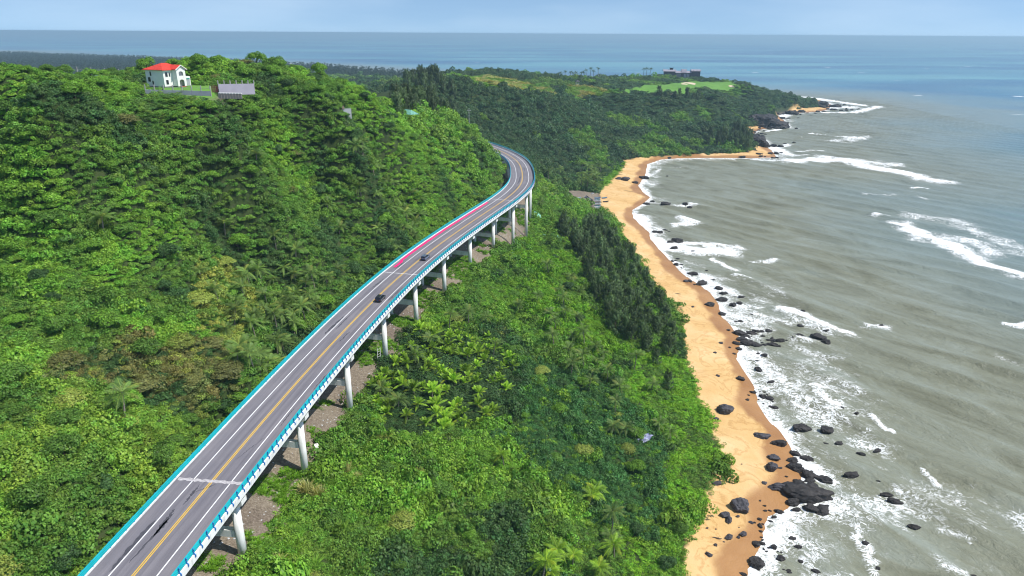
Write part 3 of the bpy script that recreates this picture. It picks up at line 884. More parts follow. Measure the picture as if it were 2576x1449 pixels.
def make_car(name, loc, rz, paint, label, L=4.75, Wd=1.9, H=1.68):
    c = thing(name, loc, rz, label, "car", "cars driving over the viaduct")
    h, w = L / 2, Wd / 2
    # forward is +x; sections (x, half width, z bottom, z shoulder)
    sec = [(-h, .82, .42, .98), (-h + .12, .93, .30, 1.02), (-h + .6, 1.0, .26, 1.03), (0, 1.0, .25, 1.0), (h - 1.35, 1.0, .26, .99), (h - .5, .95, .28, .90), (h - .1, .85, .34, .78), (h, .72, .42, .66)]
    v, f = [], []
    for x, k, zb, zs in sec:
        ww = w * k
        v += [(x, -ww * .93, zb), (x, -ww, zb + .2), (x, -ww, zs - .14), (x, -ww * .93, zs), (x, ww * .93, zs), (x, ww, zs - .14), (x, ww, zb + .2), (x, ww * .93, zb)]
    for i in range(len(sec) - 1):
        for j in range(8):
            f.append((i * 8 + j, i * 8 + (j + 1) % 8, i * 8 + 8 + (j + 1) % 8, i * 8 + 8 + j))
    f += [tuple(range(7, -1, -1)), tuple(range((len(sec) - 1) * 8, len(sec) * 8))]
    mesh_obj("body", v, f, paint, c)
    # cabin: glass house with a painted roof
    lo = [(-h + .12, w * .88), (-h + .9, w * .9), (.2, w * .9), (h - 1.25, w * .84)]
    hi = [(-h + .45, w * .70), (-h + .9, w * .74), (-.15, w * .74), (.35, w * .70)]
    v, f = [], []
    for (xl, wl_), (xh, wh) in zip(lo, hi):
        v += [(xl, -wl_, 1.0), (xh, -wh, H - .10), (xh, wh, H - .10), (xl, wl_, 1.0)]
    for i in range(3):
        for j in range(4): f.append((i * 4 + j, i * 4 + (j + 1) % 4, i * 4 + 4 + (j + 1) % 4, i * 4 + 4 + j))
    f += [(3, 2, 1, 0), (12, 13, 14, 15)]
    mesh_obj("windows", v, f, M_GLASS, c)
    rf = MB()
    rv = []
    for x, k, z in ((-h + .36, .66, H - .10), (-h + .55, .74, H - .02), (-.3, .76, H), (.22, .74, H - .03), (.42, .68, H - .11)):
        rv += [(x, -w * k, z - .045), (x, -w * k * .93, z), (x, w * k * .93, z), (x, w * k, z - .045)]
    rf.add(rv, [(i * 4 + j, i * 4 + (j + 1) % 4, i * 4 + 4 + (j + 1) % 4, i * 4 + 4 + j) for i in range(4) for j in range(4)] + [(3, 2, 1, 0), (16, 17, 18, 19)])
    rf.build("roof", paint, c)
    for sg in (-1, 1):
        for (x0, z0, x1, z1, r) in ((-h + .14, 1.02, -h + .46, H - .08, .05), (h - 1.22, 1.0, .38, H - .10, .045)):
            MB().tube([(x0, sg * w * .88, z0), (x1, sg * w * .71, z1)], r, 6).build("pillar", paint, c)
        MB().tube([(-h + .7, sg * w * .66, H + .03), (0, sg * w * .68, H + .05)], .03, 6).build("roof_rail", M_RIM, c)
        MB().box(h - 1.2, h - 1.0, min(sg * w, sg * (w + .2)), max(sg * w, sg * (w + .2)), 1.02, 1.18).build("mirror", paint, c)
        MB().box(-h - .015, -h + .1, min(sg * w * .52, sg * w * .84), max(sg * w * .52, sg * w * .84), .80, .96).build("tail_light", M_TAIL, c)
        MB().box(h - .14, h - .02, min(sg * w * .42, sg * w * .72), max(sg * w * .42, sg * w * .72), .56, .70).build("headlight", M_HEAD, c)
        for x in (-h + .92, h - .92):
            y0, y1 = sorted((sg * (w - .20), sg * (w + .02)))
            wt = thing("wheel", (x, 0, .36)); wt.parent = c
            MB().tube([(0, y0, 0), (0, y1, 0)], .36, 18).build("tyre", M_TYRE, wt)
            MB().tube([(0, y0 - .006, 0), (0, y1 + .006, 0)], .22, 12).build("rim", M_RIM, wt)
    MB().box(-h - .05, -h + .2, -w * .8, w * .8, .32, .55).build("rear_bumper", M_TRIM, c)
    MB().box(-h - .06, -h - .045, -.22, .22, .62, .74).build("number_plate", M_PLATE, c)
    return c
def on_deck(px, py):
    p = at_z(px, py, DECK_Z)
    i = int(np.argmin(((C2 - p[:2]) ** 2).sum(1)))
    return p, math.atan2(CT[i][1], CT[i][0])
p, an = on_deck(960, 754)
i = int(np.argmin(((C2 - p[:2]) ** 2).sum(1)))
p = deck_pt(CS[i], 1.85, DECK_Z + 0.012)
make_car("suv_car", p, an, car_paint("black_car_paint", (0.018, 0.019, 0.022)), "black station car driving away behind the blue grey one, nearer the camera", 4.9, 1.95, 1.75)
p, an = on_deck(1070, 652)
i = int(np.argmin(((C2 - p[:2]) ** 2).sum(1)))
p = deck_pt(CS[i], 1.7, DECK_Z + 0.012)
make_car("suv_car", p, an, car_paint("blue_grey_car_paint", (0.10, 0.13, 0.21)), "blue grey people carrier driving ahead of the black car", 4.8, 1.9, 1.72)

# ------------------------------------------------------------------ villa on the hill with its walled yard
M_VILLA = plain("white_render", (0.78, 0.77, 0.75), 0.8, 0.05, 0.4)
M_ROOF = plain("red_roof_tile", (0.60, 0.045, 0.02), 0.55, 0.2, 1.3)
M_WIN = plain("villa_window_glass", (0.03, 0.035, 0.045), 0.15, 0.2, 1.0)
M_TEAL = plain("teal_shutter", (0.02, 0.25, 0.22), 0.5)
M_STEP = plain("brick_red_step", (0.32, 0.10, 0.07), 0.8)
M_FENCE = plain("weathered_post", (0.40, 0.38, 0.38), 0.9, 0.15, 1.0)
M_VIOLET = plain('violet_grey_render', (0.36, 0.34, 0.40), .85, .08, .4)
M_PLINTH = plain("dark_plinth", (0.12, 0.11, 0.12), 0.9)
vh = hit(415, 214, 0.0)
vx, vy = at_d(420, 213, 233)[:2]
VZ = 102.4
va = R(-23)
villa = thing("villa", (vx, vy, VZ), va, "white two storey villa with a red hipped roof and gabled porch", "house")
villa.scale = (.88, .88, .79)
# local axes: -y face looks at the camera's left front (shaded), +x face is the sunlit porch front
def hip(name, x0, x1, y0, y1, z, h, o, mat, ridge_axis='y', parent=None):
    x0, x1, y0, y1 = x0 - o, x1 + o, y0 - o, y1 + o
    xm, ym = (x0 + x1) / 2, (y0 + y1) / 2
    r = min(x1 - x0, y1 - y0) / 2 * 0.85
    if ridge_axis == 'y': a, b2 = (xm, y0 + r, z + h), (xm, y1 - r, z + h)
    else: a, b2 = (x0 + r, ym, z + h), (x1 - r, ym, z + h)
    v = [(x0, y0, z), (x1, y0, z), (x1, y1, z), (x0, y1, z), a, b2, (x0, y0, z - .22), (x1, y0, z - .22), (x1, y1, z - .22), (x0, y1, z - .22)]
    if ridge_axis == 'y': f = [(0, 1, 4), (1, 2, 5, 4), (2, 3, 5), (3, 0, 4, 5)]
    else: f = [(0, 1, 5, 4), (1, 2, 5), (2, 3, 4, 5), (3, 0, 4)]
    f += [(0, 6, 7, 1), (1, 7, 8, 2), (2, 8, 9, 3), (3, 9, 6, 0), (9, 8, 7, 6)]
    return mesh_obj(name, v, f, mat, parent)
WX, WY, EH = 4.6, 5.0, 6.9
MB().box(-WX, WX, -WY, WY, 0.4, EH).build("wall", M_VILLA, villa)
MB().box(-WX - .06, WX + .06, -WY - .06, WY + .06, -2.5, 0.4).build("plinth", M_PLINTH, villa)
rf = hip("roof", -WX, WX, -WY, WY, EH + .22, 2.5, 0.75, M_ROOF, 'y', villa)
MB().box(-WX - .55, WX + .55, -WY - .55, WY + .55, EH - .12, EH).build("cornice", M_VILLA, villa)
def window(x, y, z, w, h, face, arch=False, mat=None):
    """face 'x+': on the +x wall at y; face 'y-': on the -y wall at x"""
    n = 8
    prof = [(-w / 2, 0), (w / 2, 0), (w / 2, h)] + ([(w / 2 * math.cos(t), h + w / 2 * math.sin(t)) for t in np.linspace(0, math.pi, n)] if arch else []) + [(-w / 2, h)]
    big = [(-w / 2 - .12, -.12), (w / 2 + .12, -.12), (w / 2 + .12, h)] + ([((w / 2 + .12) * math.cos(t), h + (w / 2 + .12) * math.sin(t)) for t in np.linspace(0, math.pi, n)] if arch else [(w / 2 + .12, h + .12), (-w / 2 - .12, h + .12)]) + [(-w / 2 - .12, h)]
    if face == 'x+':
        f1 = MB().prism([(y + a, z + b) for a, b in big], 'x', x - .05, x + .05).build("window", M_VILLA, villa)
        MB().prism([(y + a, z + b) for a, b in prof], 'x', x - .06, x + .075).build("pane", mat or M_WIN, f1)
    else:
        f1 = MB().prism([(x + a, z + b) for a, b in big], 'y', y - .05, y + .05).build("window", M_VILLA, villa)
        MB().prism([(x + a, z + b) for a, b in prof], 'y', y - .075, y + .06).build("pane", mat or M_WIN, f1)
window(-1.9, -WY, 4.6, .7, 1.7, 'y-'); window(-2.9, -WY, 2.2, 1.3, 1.8, 'y-'); window(-1.2, -WY, 1.0, .7, 1.3, 'y-', True)
window(WX, -3.6, 4.3, 1.1, 1.8, 'x+'); window(WX, -3.6, 1.2, 1.1, 1.8, 'x+'); window(WX, 4.0, 4.4, .9, 1.5, 'x+', True); window(WX, -2.2, 4.3, .6, 1.6, 'x+')
# projecting porch with gable, arch below and balcony arch above
PX = WX + 2.4
MB().box(WX + .003, PX - .35, -.9, 3.1, 3.35, 3.75).build("porch_floor", M_VILLA, villa)
def arch_wall(name, y0, y1, z0, z1, ya, yb, zs, x0, x1):
    n = 10
    r = (yb - ya) / 2
    ym = (ya + yb) / 2
    pts = [(ym + r * math.cos(t), zs + r * .75 * math.sin(t)) for t in np.linspace(0, math.pi, n)]
    b = MB()
    b.box(x0, x1, y0, ya, z0, zs)
    b.box(x0, x1, yb, y1, z0, zs)
    for (ya1, za1), (yb1, zb1) in zip(pts[:-1], pts[1:]):
        b.prism([(yb1, zb1), (ya1, za1), (ya1, z1), (yb1, z1)], 'x', x0, x1)
    b.box(x0, x1, y0, ya, zs, z1)
    b.box(x0, x1, yb, y1, zs, z1)
    return b.build(name, M_VILLA, villa)
arch_wall("porch_arch", -.95, 3.15, 0.3, 3.75, 0.0, 2.2, 2.2, PX - .35, PX)
arch_wall("balcony_arch", -.95, 3.15, 3.75, 7.3, 0.1, 2.1, 5.6, PX - .35, PX)
MB().box(PX - .3, PX - .1, .1, 2.1, 3.78, 4.55).build("balcony_rail", M_VILLA, villa)
MB().prism([(-.95, 7.3), (3.15, 7.3), (1.1, 8.7)], 'x', PX - .35, PX).build("gable", M_VILLA, villa)
MB().prism([(-1.5, 7.25), (1.1, 9.0), (3.7, 7.25), (3.7, 7.0), (1.1, 8.72), (-1.5, 7.0)], 'x', WX - 2.2, PX + .35).build("porch_roof", M_ROOF, villa)
MB().prism([(-1.62, 7.12), (1.1, 8.96), (3.82, 7.12), (3.82, 6.82), (1.1, 8.66), (-1.62, 6.82)], 'x', PX + .352, PX + .5).build("gable_trim", M_VILLA, villa)
for z0, z1 in ((0.4, 3.3), (3.8, 7.2)):
    MB().box(WX + .004, PX - .355, -.94, -.74, z0, z1).build("porch_side", M_VILLA, villa)
MB().box(WX + .006, WX + .06, .3, 1.9, 0.4, 2.6).build("door", plain("brown_door", (0.12, 0.06, 0.04), 0.6), villa)
MB().box(WX + .006, WX + .06, .3, 1.9, 3.8, 6.0).build("balcony_door", M_WIN, villa)
MB().box(WX + .003, WX + 1.9, 3.2, 5.6, 0.3, 4.1).build("side_wing", M_VILLA, villa)
MB().box(WX + 1.9 - .02, WX + 1.98, 3.7, 5.2, 0.5, 2.9).build("garage_door", plain("grey_shutter", (0.36, 0.38, 0.4), 0.6), villa)
MB().box(WX + 1.95, WX + 2.03, 3.7, 5.2, 2.9, 3.4).build("shutter_box", M_TEAL, villa)
st = MB()
for k in range(4): st.box(PX + .003 + .35 * k, PX + .35 * (k + 1), -.2, 2.4, -.6, 0.3 - .22 * k)
st.build("steps", M_STEP, villa)
# fence posts round the yard
def yard_pt(px, py, z=None):
    d = ray(px, py)
    z = VZ if z is None else z
    t = (z - CAM_H) / d[2]
    return d * t + np.array([0, 0, CAM_H])
def fence_line(name, P, Q, n, h, label, cat="fence", wall=None, zP=None, zQ=None, beam=True, mat=None):
    P, Q = np.array(P, float), np.array(Q, float)
    f = thing(name, tuple(P), 0, label, cat)
    for i in range(n + 1):
        q = (Q - P) * i / n
        MB().box(q[0] - .12, q[0] + .12, q[1] - .12, q[1] + .12, q[2] + (wall + .002 if wall and wall > 2 else -1.2), q[2] + h).build("post", M_FENCE, f)
    dr = (Q - P)
    L = math.hypot(dr[0], dr[1])
    ux, uy = dr[0] / L, dr[1] / L
    def strip(z0, z1, th, nm, m):
        v = []
        for t in (0, 1):
            for s2 in (-th, th):
                for z in (z0, z1): v.append((dr[0] * t - uy * s2, dr[1] * t + ux * s2, dr[2] * t + z))
        mesh_obj(nm, v, [(0, 1, 3, 2), (4, 6, 7, 5), (0, 4, 5, 1), (2, 3, 7, 6), (1, 5, 7, 3), (0, 2, 6, 4)], m, f)
    if wall: strip(-1.0, wall, .11, "wall", mat or M_GREYCONC)
    if beam and not (wall and wall > 2): strip(h * .62, h * .62 + .07, .03, "rail", M_FENCE)
    return f
front_a, front_b = at_d(366, 229, 214), at_d(530, 233, 212)
fence_line("yard_fence", (front_a[0], front_a[1], front_a[2]), (front_b[0], front_b[1], front_b[2]), 7, 2.0, "low grey wall with concrete posts in front of the white villa", wall=0.45)
ga, gb = at_d(533, 231, 212.5), at_d(549, 231, 213)
gate = thing("yard_gate", tuple(ga), math.atan2(gb[1] - ga[1], gb[0] - ga[0]), "dark red metal gate between the villa's grey yard walls", "gate")
M_GATE = plain("dark_red_metal", (0.13, 0.02, 0.03), 0.5, 0.2, 2, metal=0.3)
gl_ = float(np.hypot(*(gb - ga)[:2]))
for k in range(2):
    g = MB()
    x0 = k * gl_ / 2 + .03
    x1 = (k + 1) * gl_ / 2 - .03
    for j in range(7):
        x = x0 + (x1 - x0) * j / 6
        g.box(x - .05, x + .05, -.03, .03, -.2, 1.7 + .35 * (abs(j - 3) / 3 if True else 0))
    g.box(x0, x1, -.04, .04, .2, .32).box(x0, x1, -.04, .04, 1.3, 1.42)
    g.build("gate_leaf", M_GATE, gate)
wa, wb_ = at_d(551, 231, 213), at_d(641, 229, 220)
fence_line("yard_wall", tuple(wa), tuple(wb_), 6, 3.4, "tall plain grey retaining wall topped by posts beside the villa gate", "wall", wall=2.3, mat=M_VIOLET)
ra = thing("stone_edging", tuple(at_d(553, 236, 211)), 0, "row of white capped stone blocks below the grey yard wall", "edging")
e0, e1 = at_d(553, 236, 211), at_d(604, 237, 212.5)
for k in range(8):
    q = (e1 - e0) * k / 7
    MB().box(q[0] - .45, q[0] + .45, q[1] - .3, q[1] + .3, q[2] - 1.4, q[2] + .15).build("block", plain("stone_block", (0.2, 0.19, 0.18), .9) if k == 0 else bpy.data.materials["stone_block"], ra)
    MB().box(q[0] - .4, q[0] + .4, q[1] - .34, q[1] + .34, q[2] + .152, q[2] + .36).build("cap", M_VILLA, ra)
back_a, back_b = at_d(160, 183, 255), at_d(300, 190, 262)
fence_line("ridge_fence", tuple(back_a), tuple(back_b), 4, 2.4, "spaced grey fence posts on the ridge left of the villa", wall=None)
# pale green hut with a white flat roof
hx = at_d(346, 207, 245)
hut = thing("garden_hut", tuple(hx), R(-30), "small pale green hut with a flat white roof beside the villa", "hut")
MB().box(-1.7, 1.7, -1.4, 1.4, -1.5, 2.3).build("wall", plain("pale_green_paint", (0.26, 0.48, 0.38), .7), hut)
MB().box(-2.0, 2.0, -1.7, 1.7, 2.303, 2.5).build("roof", M_VILLA, hut)
MB().box(1.69, 1.75, -.5, .5, -.6, 1.5).build("door", M_TEAL, hut)
# grey ruined wall half hidden in the trees behind the yard
gw = at_d(590, 200, 262)
ruin = thing("concrete_house", tuple(gw), R(12), "grey bare concrete building half hidden by trees behind the yard", "building")
MB().box(-7, 7, -3, 3, -4, 2.6).build("wall", plain("bare_grey_block", (0.20, 0.20, 0.22), .95, .2, 1.2), ruin)
MB().box(-7.3, 7.3, -3.3, 3.3, 2.603, 2.85).build("roof", M_GREYCONC, ruin)
MB().box(-1.2, .2, -3.06, -2.98, -.6, 1.2).build("window", M_WIN, ruin)
# concrete remains on the ridge
rr_ = hit(872, 272, 3.5)
rem = thing("concrete_slab", (rr_[0], rr_[1], rr_[2] + 3.0), R(20), "broken white concrete slab on the ridge in the greenery", "slab")
MB().box(-1.6, 1.6, -.2, .2, -3.5, .3).build("wall", M_GREYCONC, rem)
MB().prism([(-1.7, .2), (-1.7, 1.2), (-1.1, 1.4), (-.8, .25)], 'y', -.4, .4).build("stub", plain("brown_concrete", (.3, .22, .17), .9), rem)

# ------------------------------------------------------------------ small structures further off
M_POLE = plain("pale_concrete_pole", (0.45, 0.46, 0.45), .8)
def pole(px, py, depth, h, label, arms=True):
    p = at_d(px, py, depth)
    zg = gz(p[0], p[1])
    o = thing("utility_pole", (p[0], p[1], zg), R(10), label, "utility pole", "utility poles behind the ridge")
    top = p[2] + h - zg
    MB().tube([(0, 0, -1), (0, 0, top)], [.22, .15], 8).build("shaft", M_POLE, o)
    if arms:
        MB().box(-1.3, 1.3, -.08, .08, top - 1.5, top - 1.32).build("crossarm", M_POLE, o)
        for x in (-1.2, 0, 1.2): MB().tube([(x, 0, top - 1.32), (x, 0, top - 1.0)], .09, 6).build("insulator", M_VILLA, o)
    return o
pole(1008, 279, 430, 8.5, "utility pole with a crossarm at the ridge edge, leftmost of the poles")
pole(1089, 285, 440, 8.0, "plain leaning utility pole in front of the dark pines", False)
pole(1180, 297, 470, 6.5, "slim utility pole with a crossarm at the right end of the ridge")
lp = at_d(733, 178, 900)
lamp = thing("floodlight_mast", (lp[0], lp[1], gz(lp[0], lp[1])), 0, "thin mast with two white floodlights beyond the ridge trees", "mast")
hh = lp[2] - gz(lp[0], lp[1]) + 9
MB().tube([(0, 0, -1), (0, 0, hh)], .22, 6).build("shaft", M_POLE, lamp)
for x in (-1.2, 1.0): MB().box(x - .7, x + .7, -.3, .3, hh - .6, hh + .5).build("lamp_head", M_VILLA, lamp)
# thatched lookout on the grassy mound
kp = hit(1452, 218, 0.0)
kiosk = thing("lookout_tower", kp, R(15), "small dark roofed lookout tower on the pale grassy mound", "lookout")
for x in (-1.6, 1.6):
    for y in (-1.6, 1.6): MB().tube([(x, y, -1), (x, y, 6.2)], .2, 6).build("leg", M_POLE, kiosk)
MB().box(-2.0, 2.0, -2.0, 2.0, 3.2, 3.5).build("platform", M_FENCE, kiosk)
hip("roof", -2.0, 2.0, -2.0, 2.0, 6.2, 2.2, .9, M_TRIM, 'y', kiosk)
# clubhouse at the end of the headland
hb = at_d(1716, 197, 1190)
club = thing("clubhouse", (hb[0], hb[1], hb[2] + 1.5), R(-8), "long grey clubhouse with slat sided end tower on the headland", "building")
M_CLUBROOF = plain("grey_violet_roof", (0.30, 0.28, 0.33), .7)
M_CLUBWALL = plain("dark_timber_wall", (0.085, 0.08, 0.10), .8)
M_CLUBPALE = plain("pale_render", (0.42, 0.40, 0.44), .8)
for (x0, x1, y0, y1, z0, z1, m, nm) in [(-12, 14, -8, 8, -3, 8, M_CLUBWALL, "wall"), (-32, -12.01, -6, 8, -3, 10, M_CLUBWALL, "wall"), (14.01, 29, -9, 7, -3, 11, M_CLUBWALL, "tower_block")]:
    MB().box(x0, x1, y0, y1, z0, z1).build(nm, m, club)
for (x0, x1, y0, y1, z0, z1) in [(-13, 15, -9.5, 9, 8.01, 9), (-34, -11.5, -8, 9, 10.01, 11), (13.4, 30, -10, 8, 11.01, 11.7), (-3, 6, -9, 3, 9.02, 12)]:
    MB().prism([(y0, z0), (y1, z0), (y1 - 2.5, z1 + 1.6), (y0 + 2.5, z1 + 1.6)], 'x', x0, x1).build("roof", M_CLUBROOF, club)
for k, x in enumerate((2.5, 5.0, 7.5, 10.0)): MB().box(x - .8, x + .8, -8.1, -7.9, 0, 6.5).build("window", M_CLUBPALE, club)
for k in range(5): MB().box(-11 + 1.6 * k, -10.6 + 1.6 * k, -9.4, -9.0, -3, 8).build("column", M_CLUBPALE, club)
for k in range(7): MB().box(14.5 + 2.3 * k, 15.1 + 2.3 * k, -9.6, -9.05, -3, 12.2).build("slat", M_CLUBWALL, club)
MB().box(-22, -17, -2, 3, 11.5, 14.5).build("turret", M_TRIM, club)
MB().prism([(-23.5, 15.6), (-22, 14.5), (-17, 14.5), (-15.5, 15.6)], 'y', -3.5, 4.5).build("turret_roof", M_TRIM, club)
# golf bunkers
for (px, py, w, d) in [(1722, 212.5, 6, 7), (1735, 209.5, 11, 11), (1846, 218, 9, 5), (1693, 236, 7, 4)]:
    x, y, z = hit(px, py, 0)
    n = 14
    pts = [(x + w * math.cos(2 * math.pi * k / n) * random.uniform(.8, 1.1), y + d * math.sin(2 * math.pi * k / n) * random.uniform(.8, 1.1)) for k in range(n)]
    v = [(a, b2, gz(a, b2) + .25) for a, b2 in pts] + [(x, y, z + .3)]
    o = mesh_obj("sand_bunker", v, [(k, (k + 1) % n, n) for k in range(n)], plain("bunker_sand", (0.58, 0.47, 0.34), .9) if "bunker_sand" not in bpy.data.materials else bpy.data.materials["bunker_sand"])
    tag(o, kind="structure")

# ------------------------------------------------------------------ boats and gear
def make_boat(name, loc, rz, L, Wd, c_out, c_in, label, group="small boats pulled up by the palms", cat="boat", tilt=0.0):
    o = thing(name, loc, rz, label, cat, group)
    o.rotation_euler = (tilt, 0, rz)
    n = 9
    def ring(k, wscale, zoff):
        pts = []
        for i in range(n):
            t = i / (n - 1)
            x = -L / 2 + L * t
            w = Wd / 2 * wscale * (1 - max(0, (t - .45) / .55) ** 2.2) * (0.82 + .18 * min(1, t / .25))
            z = zoff + .28 * Wd * max(0, (t - .5) / .5) ** 2
            pts.append((x, w, z))
        return pts
    keel, chine, gun, inn = ring(0, .12, 0), ring(1, .78, .12 * Wd), ring(2, 1, .42 * Wd), ring(3, .86, .40 * Wd)
    v, f = [], []
    rows = [[(x, -w, z) for x, w, z in r] for r in (gun, chine, keel)] + [[(x, w, z) for x, w, z in r] for r in (keel, chine, gun)]
    for r in rows: v += r
    for j in range(5):
        for i in range(n - 1): f.append((j * n + i, j * n + i + 1, j * n + n + i + 1, j * n + n + i))
    f.append(tuple(j * n for j in range(6)))
    mesh_obj("hull", v, f, c_out, o)
    v, f = [], []
    inner = [[(x, -w, z) for x, w, z in inn], [(x, -w * .8, z - .26 * Wd) for x, w, z in inn], [(x, w * .8, z - .26 * Wd) for x, w, z in inn], [(x, w, z) for x, w, z in inn]]
    for r in inner: v += r
    for j in range(3):
        for i in range(n - 1): f.append((j * n + i, j * n + i + 1, j * n + n + i + 1, j * n + n + i))
    mesh_obj("cockpit", v, f, c_in, o)
    gv, gf = [], []
    for sg in (-1, 1):
        b0 = len(gv)
        for (x, w, z), (x2, w2, z2) in zip(gun, inn): gv += [(x, sg * w, z + .02), (x2, sg * w2, z2 + .03)]
        for i in range(n - 1): gf.append((b0 + 2 * i, b0 + 2 * i + 1, b0 + 2 * i + 3, b0 + 2 * i + 2))
    mesh_obj("gunwale", gv, gf, c_out, o)
    for t in (.28, .55):
        MB().box(-L / 2 + L * t - .14, -L / 2 + L * t + .14, -Wd * .40, Wd * .40, .30 * Wd, .35 * Wd).build("thwart", c_out, o)
    return o
BW, BB, BT, BD, BG = (plain(nm, c, .6, .15, 1.5) for nm, c in (("boat_white", (.7, .72, .72)), ("boat_blue", (.05, .13, .42)), ("boat_teal", (.14, .34, .36)), ("boat_dark", (.03, .03, .035)), ("boat_grey", (.35, .37, .39))))
p = at_z(1938, 541, 0.0)
make_boat("rowing_boat", (p[0], p[1], -0.15), R(150), 5.2, 1.8, BD, BT, "dark wooden rowing boat afloat alone in the bay", None, "boat")
spots = [(1491, 487, 62, BW, BD, 4.6, "white decked boat with a dark hull drawn up under the palms"), (1442, 498.5, 5, BG, BD, 4.6, "grey boat in the bushes, leftmost of the beached boats"), (1453, 499, 15, BT, BW, 4.8, "pale teal boat beside the grey boat in the bushes"),
         (1503, 499, 0, BB, BT, 4.2, "blue boat at the head of the row on the sand edge"), (1502.5, 502.5, 5, BT, BW, 4.2, "teal boat next to the blue boat on the sand edge"), (1503, 506, -4, BW, BG, 4.4, "white boat second below the blue boat on the sand edge"),
         (1503, 510, 3, BG, BD, 4.2, "grey boat between two white boats on the sand edge"), (1503, 513.5, 0, BW, BG, 4.4, "white boat in the middle of the row on the sand edge"), (1503, 517.5, 4, BT, BD, 4.3, "teal boat with a dark inside near the end of the row"),
         (1503, 521, 2, BG, BW, 4.2, "grey boat with a white inside near the end of the row"), (1503, 524.5, -3, BW, BT, 4.4, "white boat at the lower end of the row on the sand edge"), (1521, 498.5, 20, BB, BT, 4.0, "lone blue boat out on the open sand"), (1524, 508, 10, BD, BD, 3.8, "lone black boat out on the open sand")]
for k in range(5): spots.append((1474 + k * 3.2, 496 + k * 1.6, 70 + 8 * k, (BG, BD, BG, BW, BD)[k], BD, 4.4, ["grey upper boat of the dark cluster under the palms", "black second boat of the dark cluster under the palms", "grey third boat of the dark cluster under the palms", "white fourth boat of the dark cluster under the palms", "black lowest boat of the dark cluster under the palms"][k]))
for px, py, a_, c1, c2, L, lb in spots:
    x, y, z = hit(px, py, 0.3)
    make_boat("beached_boat", (x, y, z - .05), R(a_), L * 1.1, 1.7, c1, c2, lb)
# driftwood on the sand
M_WOOD = plain("driftwood", (.09, .065, .045), .9, .3, 2)
def driftwood(px, py, L, a_, label):
    x, y, z = hit(px, py, 0)
    o = MB().tube([(-L / 2, 0, .05), (-L * .1, L * .05, .12), (L * .2, -.02 * L, .16), (L / 2, L * .04, .05)], [.12, .18, .15, .05], 7).tube([(L * .1, 0, .12), (L * .25, L * .12, .3)], [.09, .03], 5).build("driftwood", M_WOOD)
    o.location = (x, y, z)
    o.rotation_euler = (0, 0, R(a_))
    tag(o, label, "driftwood", "driftwood on the sand")
driftwood(1577, 481, 9, -20, "long pale driftwood log on the sand by the boats")
driftwood(1556, 440, 8, 5, "dark driftwood trunk on the cove sand")
driftwood(1705, 740, 3, -10, "short driftwood branch on the sand near the pine grove")
driftwood(1801, 1355, 3, -8, "thin dark driftwood stick on the lower beach")
driftwood(1719, 1322, 2.5, 10, "pale driftwood scrap at the foot of the lower greenery")
driftwood(1836, 1210, 2.0, 50, "driftwood branch at the green bank by the boulders")
# pale blue tarpaulin over the creepers
x, y, z = hit(1616, 1100, 1.5)
tb = MB()
tv = []
for i in range(15):
    for j in range(9):
        u, w = i / 14, j / 8
        tv.append((-2.1 + 4.2 * u + .5 * math.sin(w * 3.3 + 2 * u), -1.3 + 2.3 * w * (0.35 + .65 * math.sin(.5 + 2.3 * u)) + .25 * math.sin(9 * u),
                   .5 + 2.4 * u + .30 * math.sin(7 * u + 5 * w) * math.cos(11 * w - 3 * u) + .18 * math.sin(17 * u + 2 * w)))
tb.add(tv, [(i * 9 + j, i * 9 + j + 1, i * 9 + j + 10, i * 9 + j + 9) for i in range(14) for j in range(8)])
tarp = tb.build("tarpaulin", plain("blue_white_tarpaulin", (.38, .39, .56), .6, .45, 9))
md = tarp.modifiers.new("thickness", 'SOLIDIFY'); md.thickness = .03
tarp.location = (x, y, z)
tarp.rotation_euler = (R(20), 0, R(35))
tag(tarp, "crumpled pale blue tarpaulin lying over the beach creepers", "tarpaulin")
# white scaffold frame by the track
x, y, z = hit(955, 915, 0.0)
sf = thing("scaffold_frame", (x, y, z), R(15), "white ladder like scaffold frame beside the dirt track", "scaffold")
for xx in (-.45, .45): MB().tube([(xx, 0, -.5), (xx, 0, 5.2)], .07, 6).build("upright", M_VILLA, sf)
rg_ = MB()
for k in range(6): rg_.tube([(-.45, 0, .5 + .8 * k), (.45, 0, .9 + .8 * k)], .05, 5)
rg_.build("rungs", M_VILLA, sf)
# white sack beside the second column
x, y, z = hit(797, 1123, 0.3)
sk = bmesh.new()
bmesh.ops.create_icosphere(sk, subdivisions=3, radius=1.0)
for v in sk.verts: v.co = Vector((v.co.x * .8, v.co.y * 1.0, v.co.z * .6)) * (1 + .12 * math.sin(v.co.x * 7 + v.co.y * 5))
me = bpy.data.meshes.new("sack"); sk.to_mesh(me); sk.free()
me.materials.append(M_VILLA)
so = bpy.data.objects.new("sack", me); link(so)
so.location = (x, y, z + .35); so.scale = (1, 1.3, 1)
tag(so, "full white sack lying by the track near a column foot", "sack")
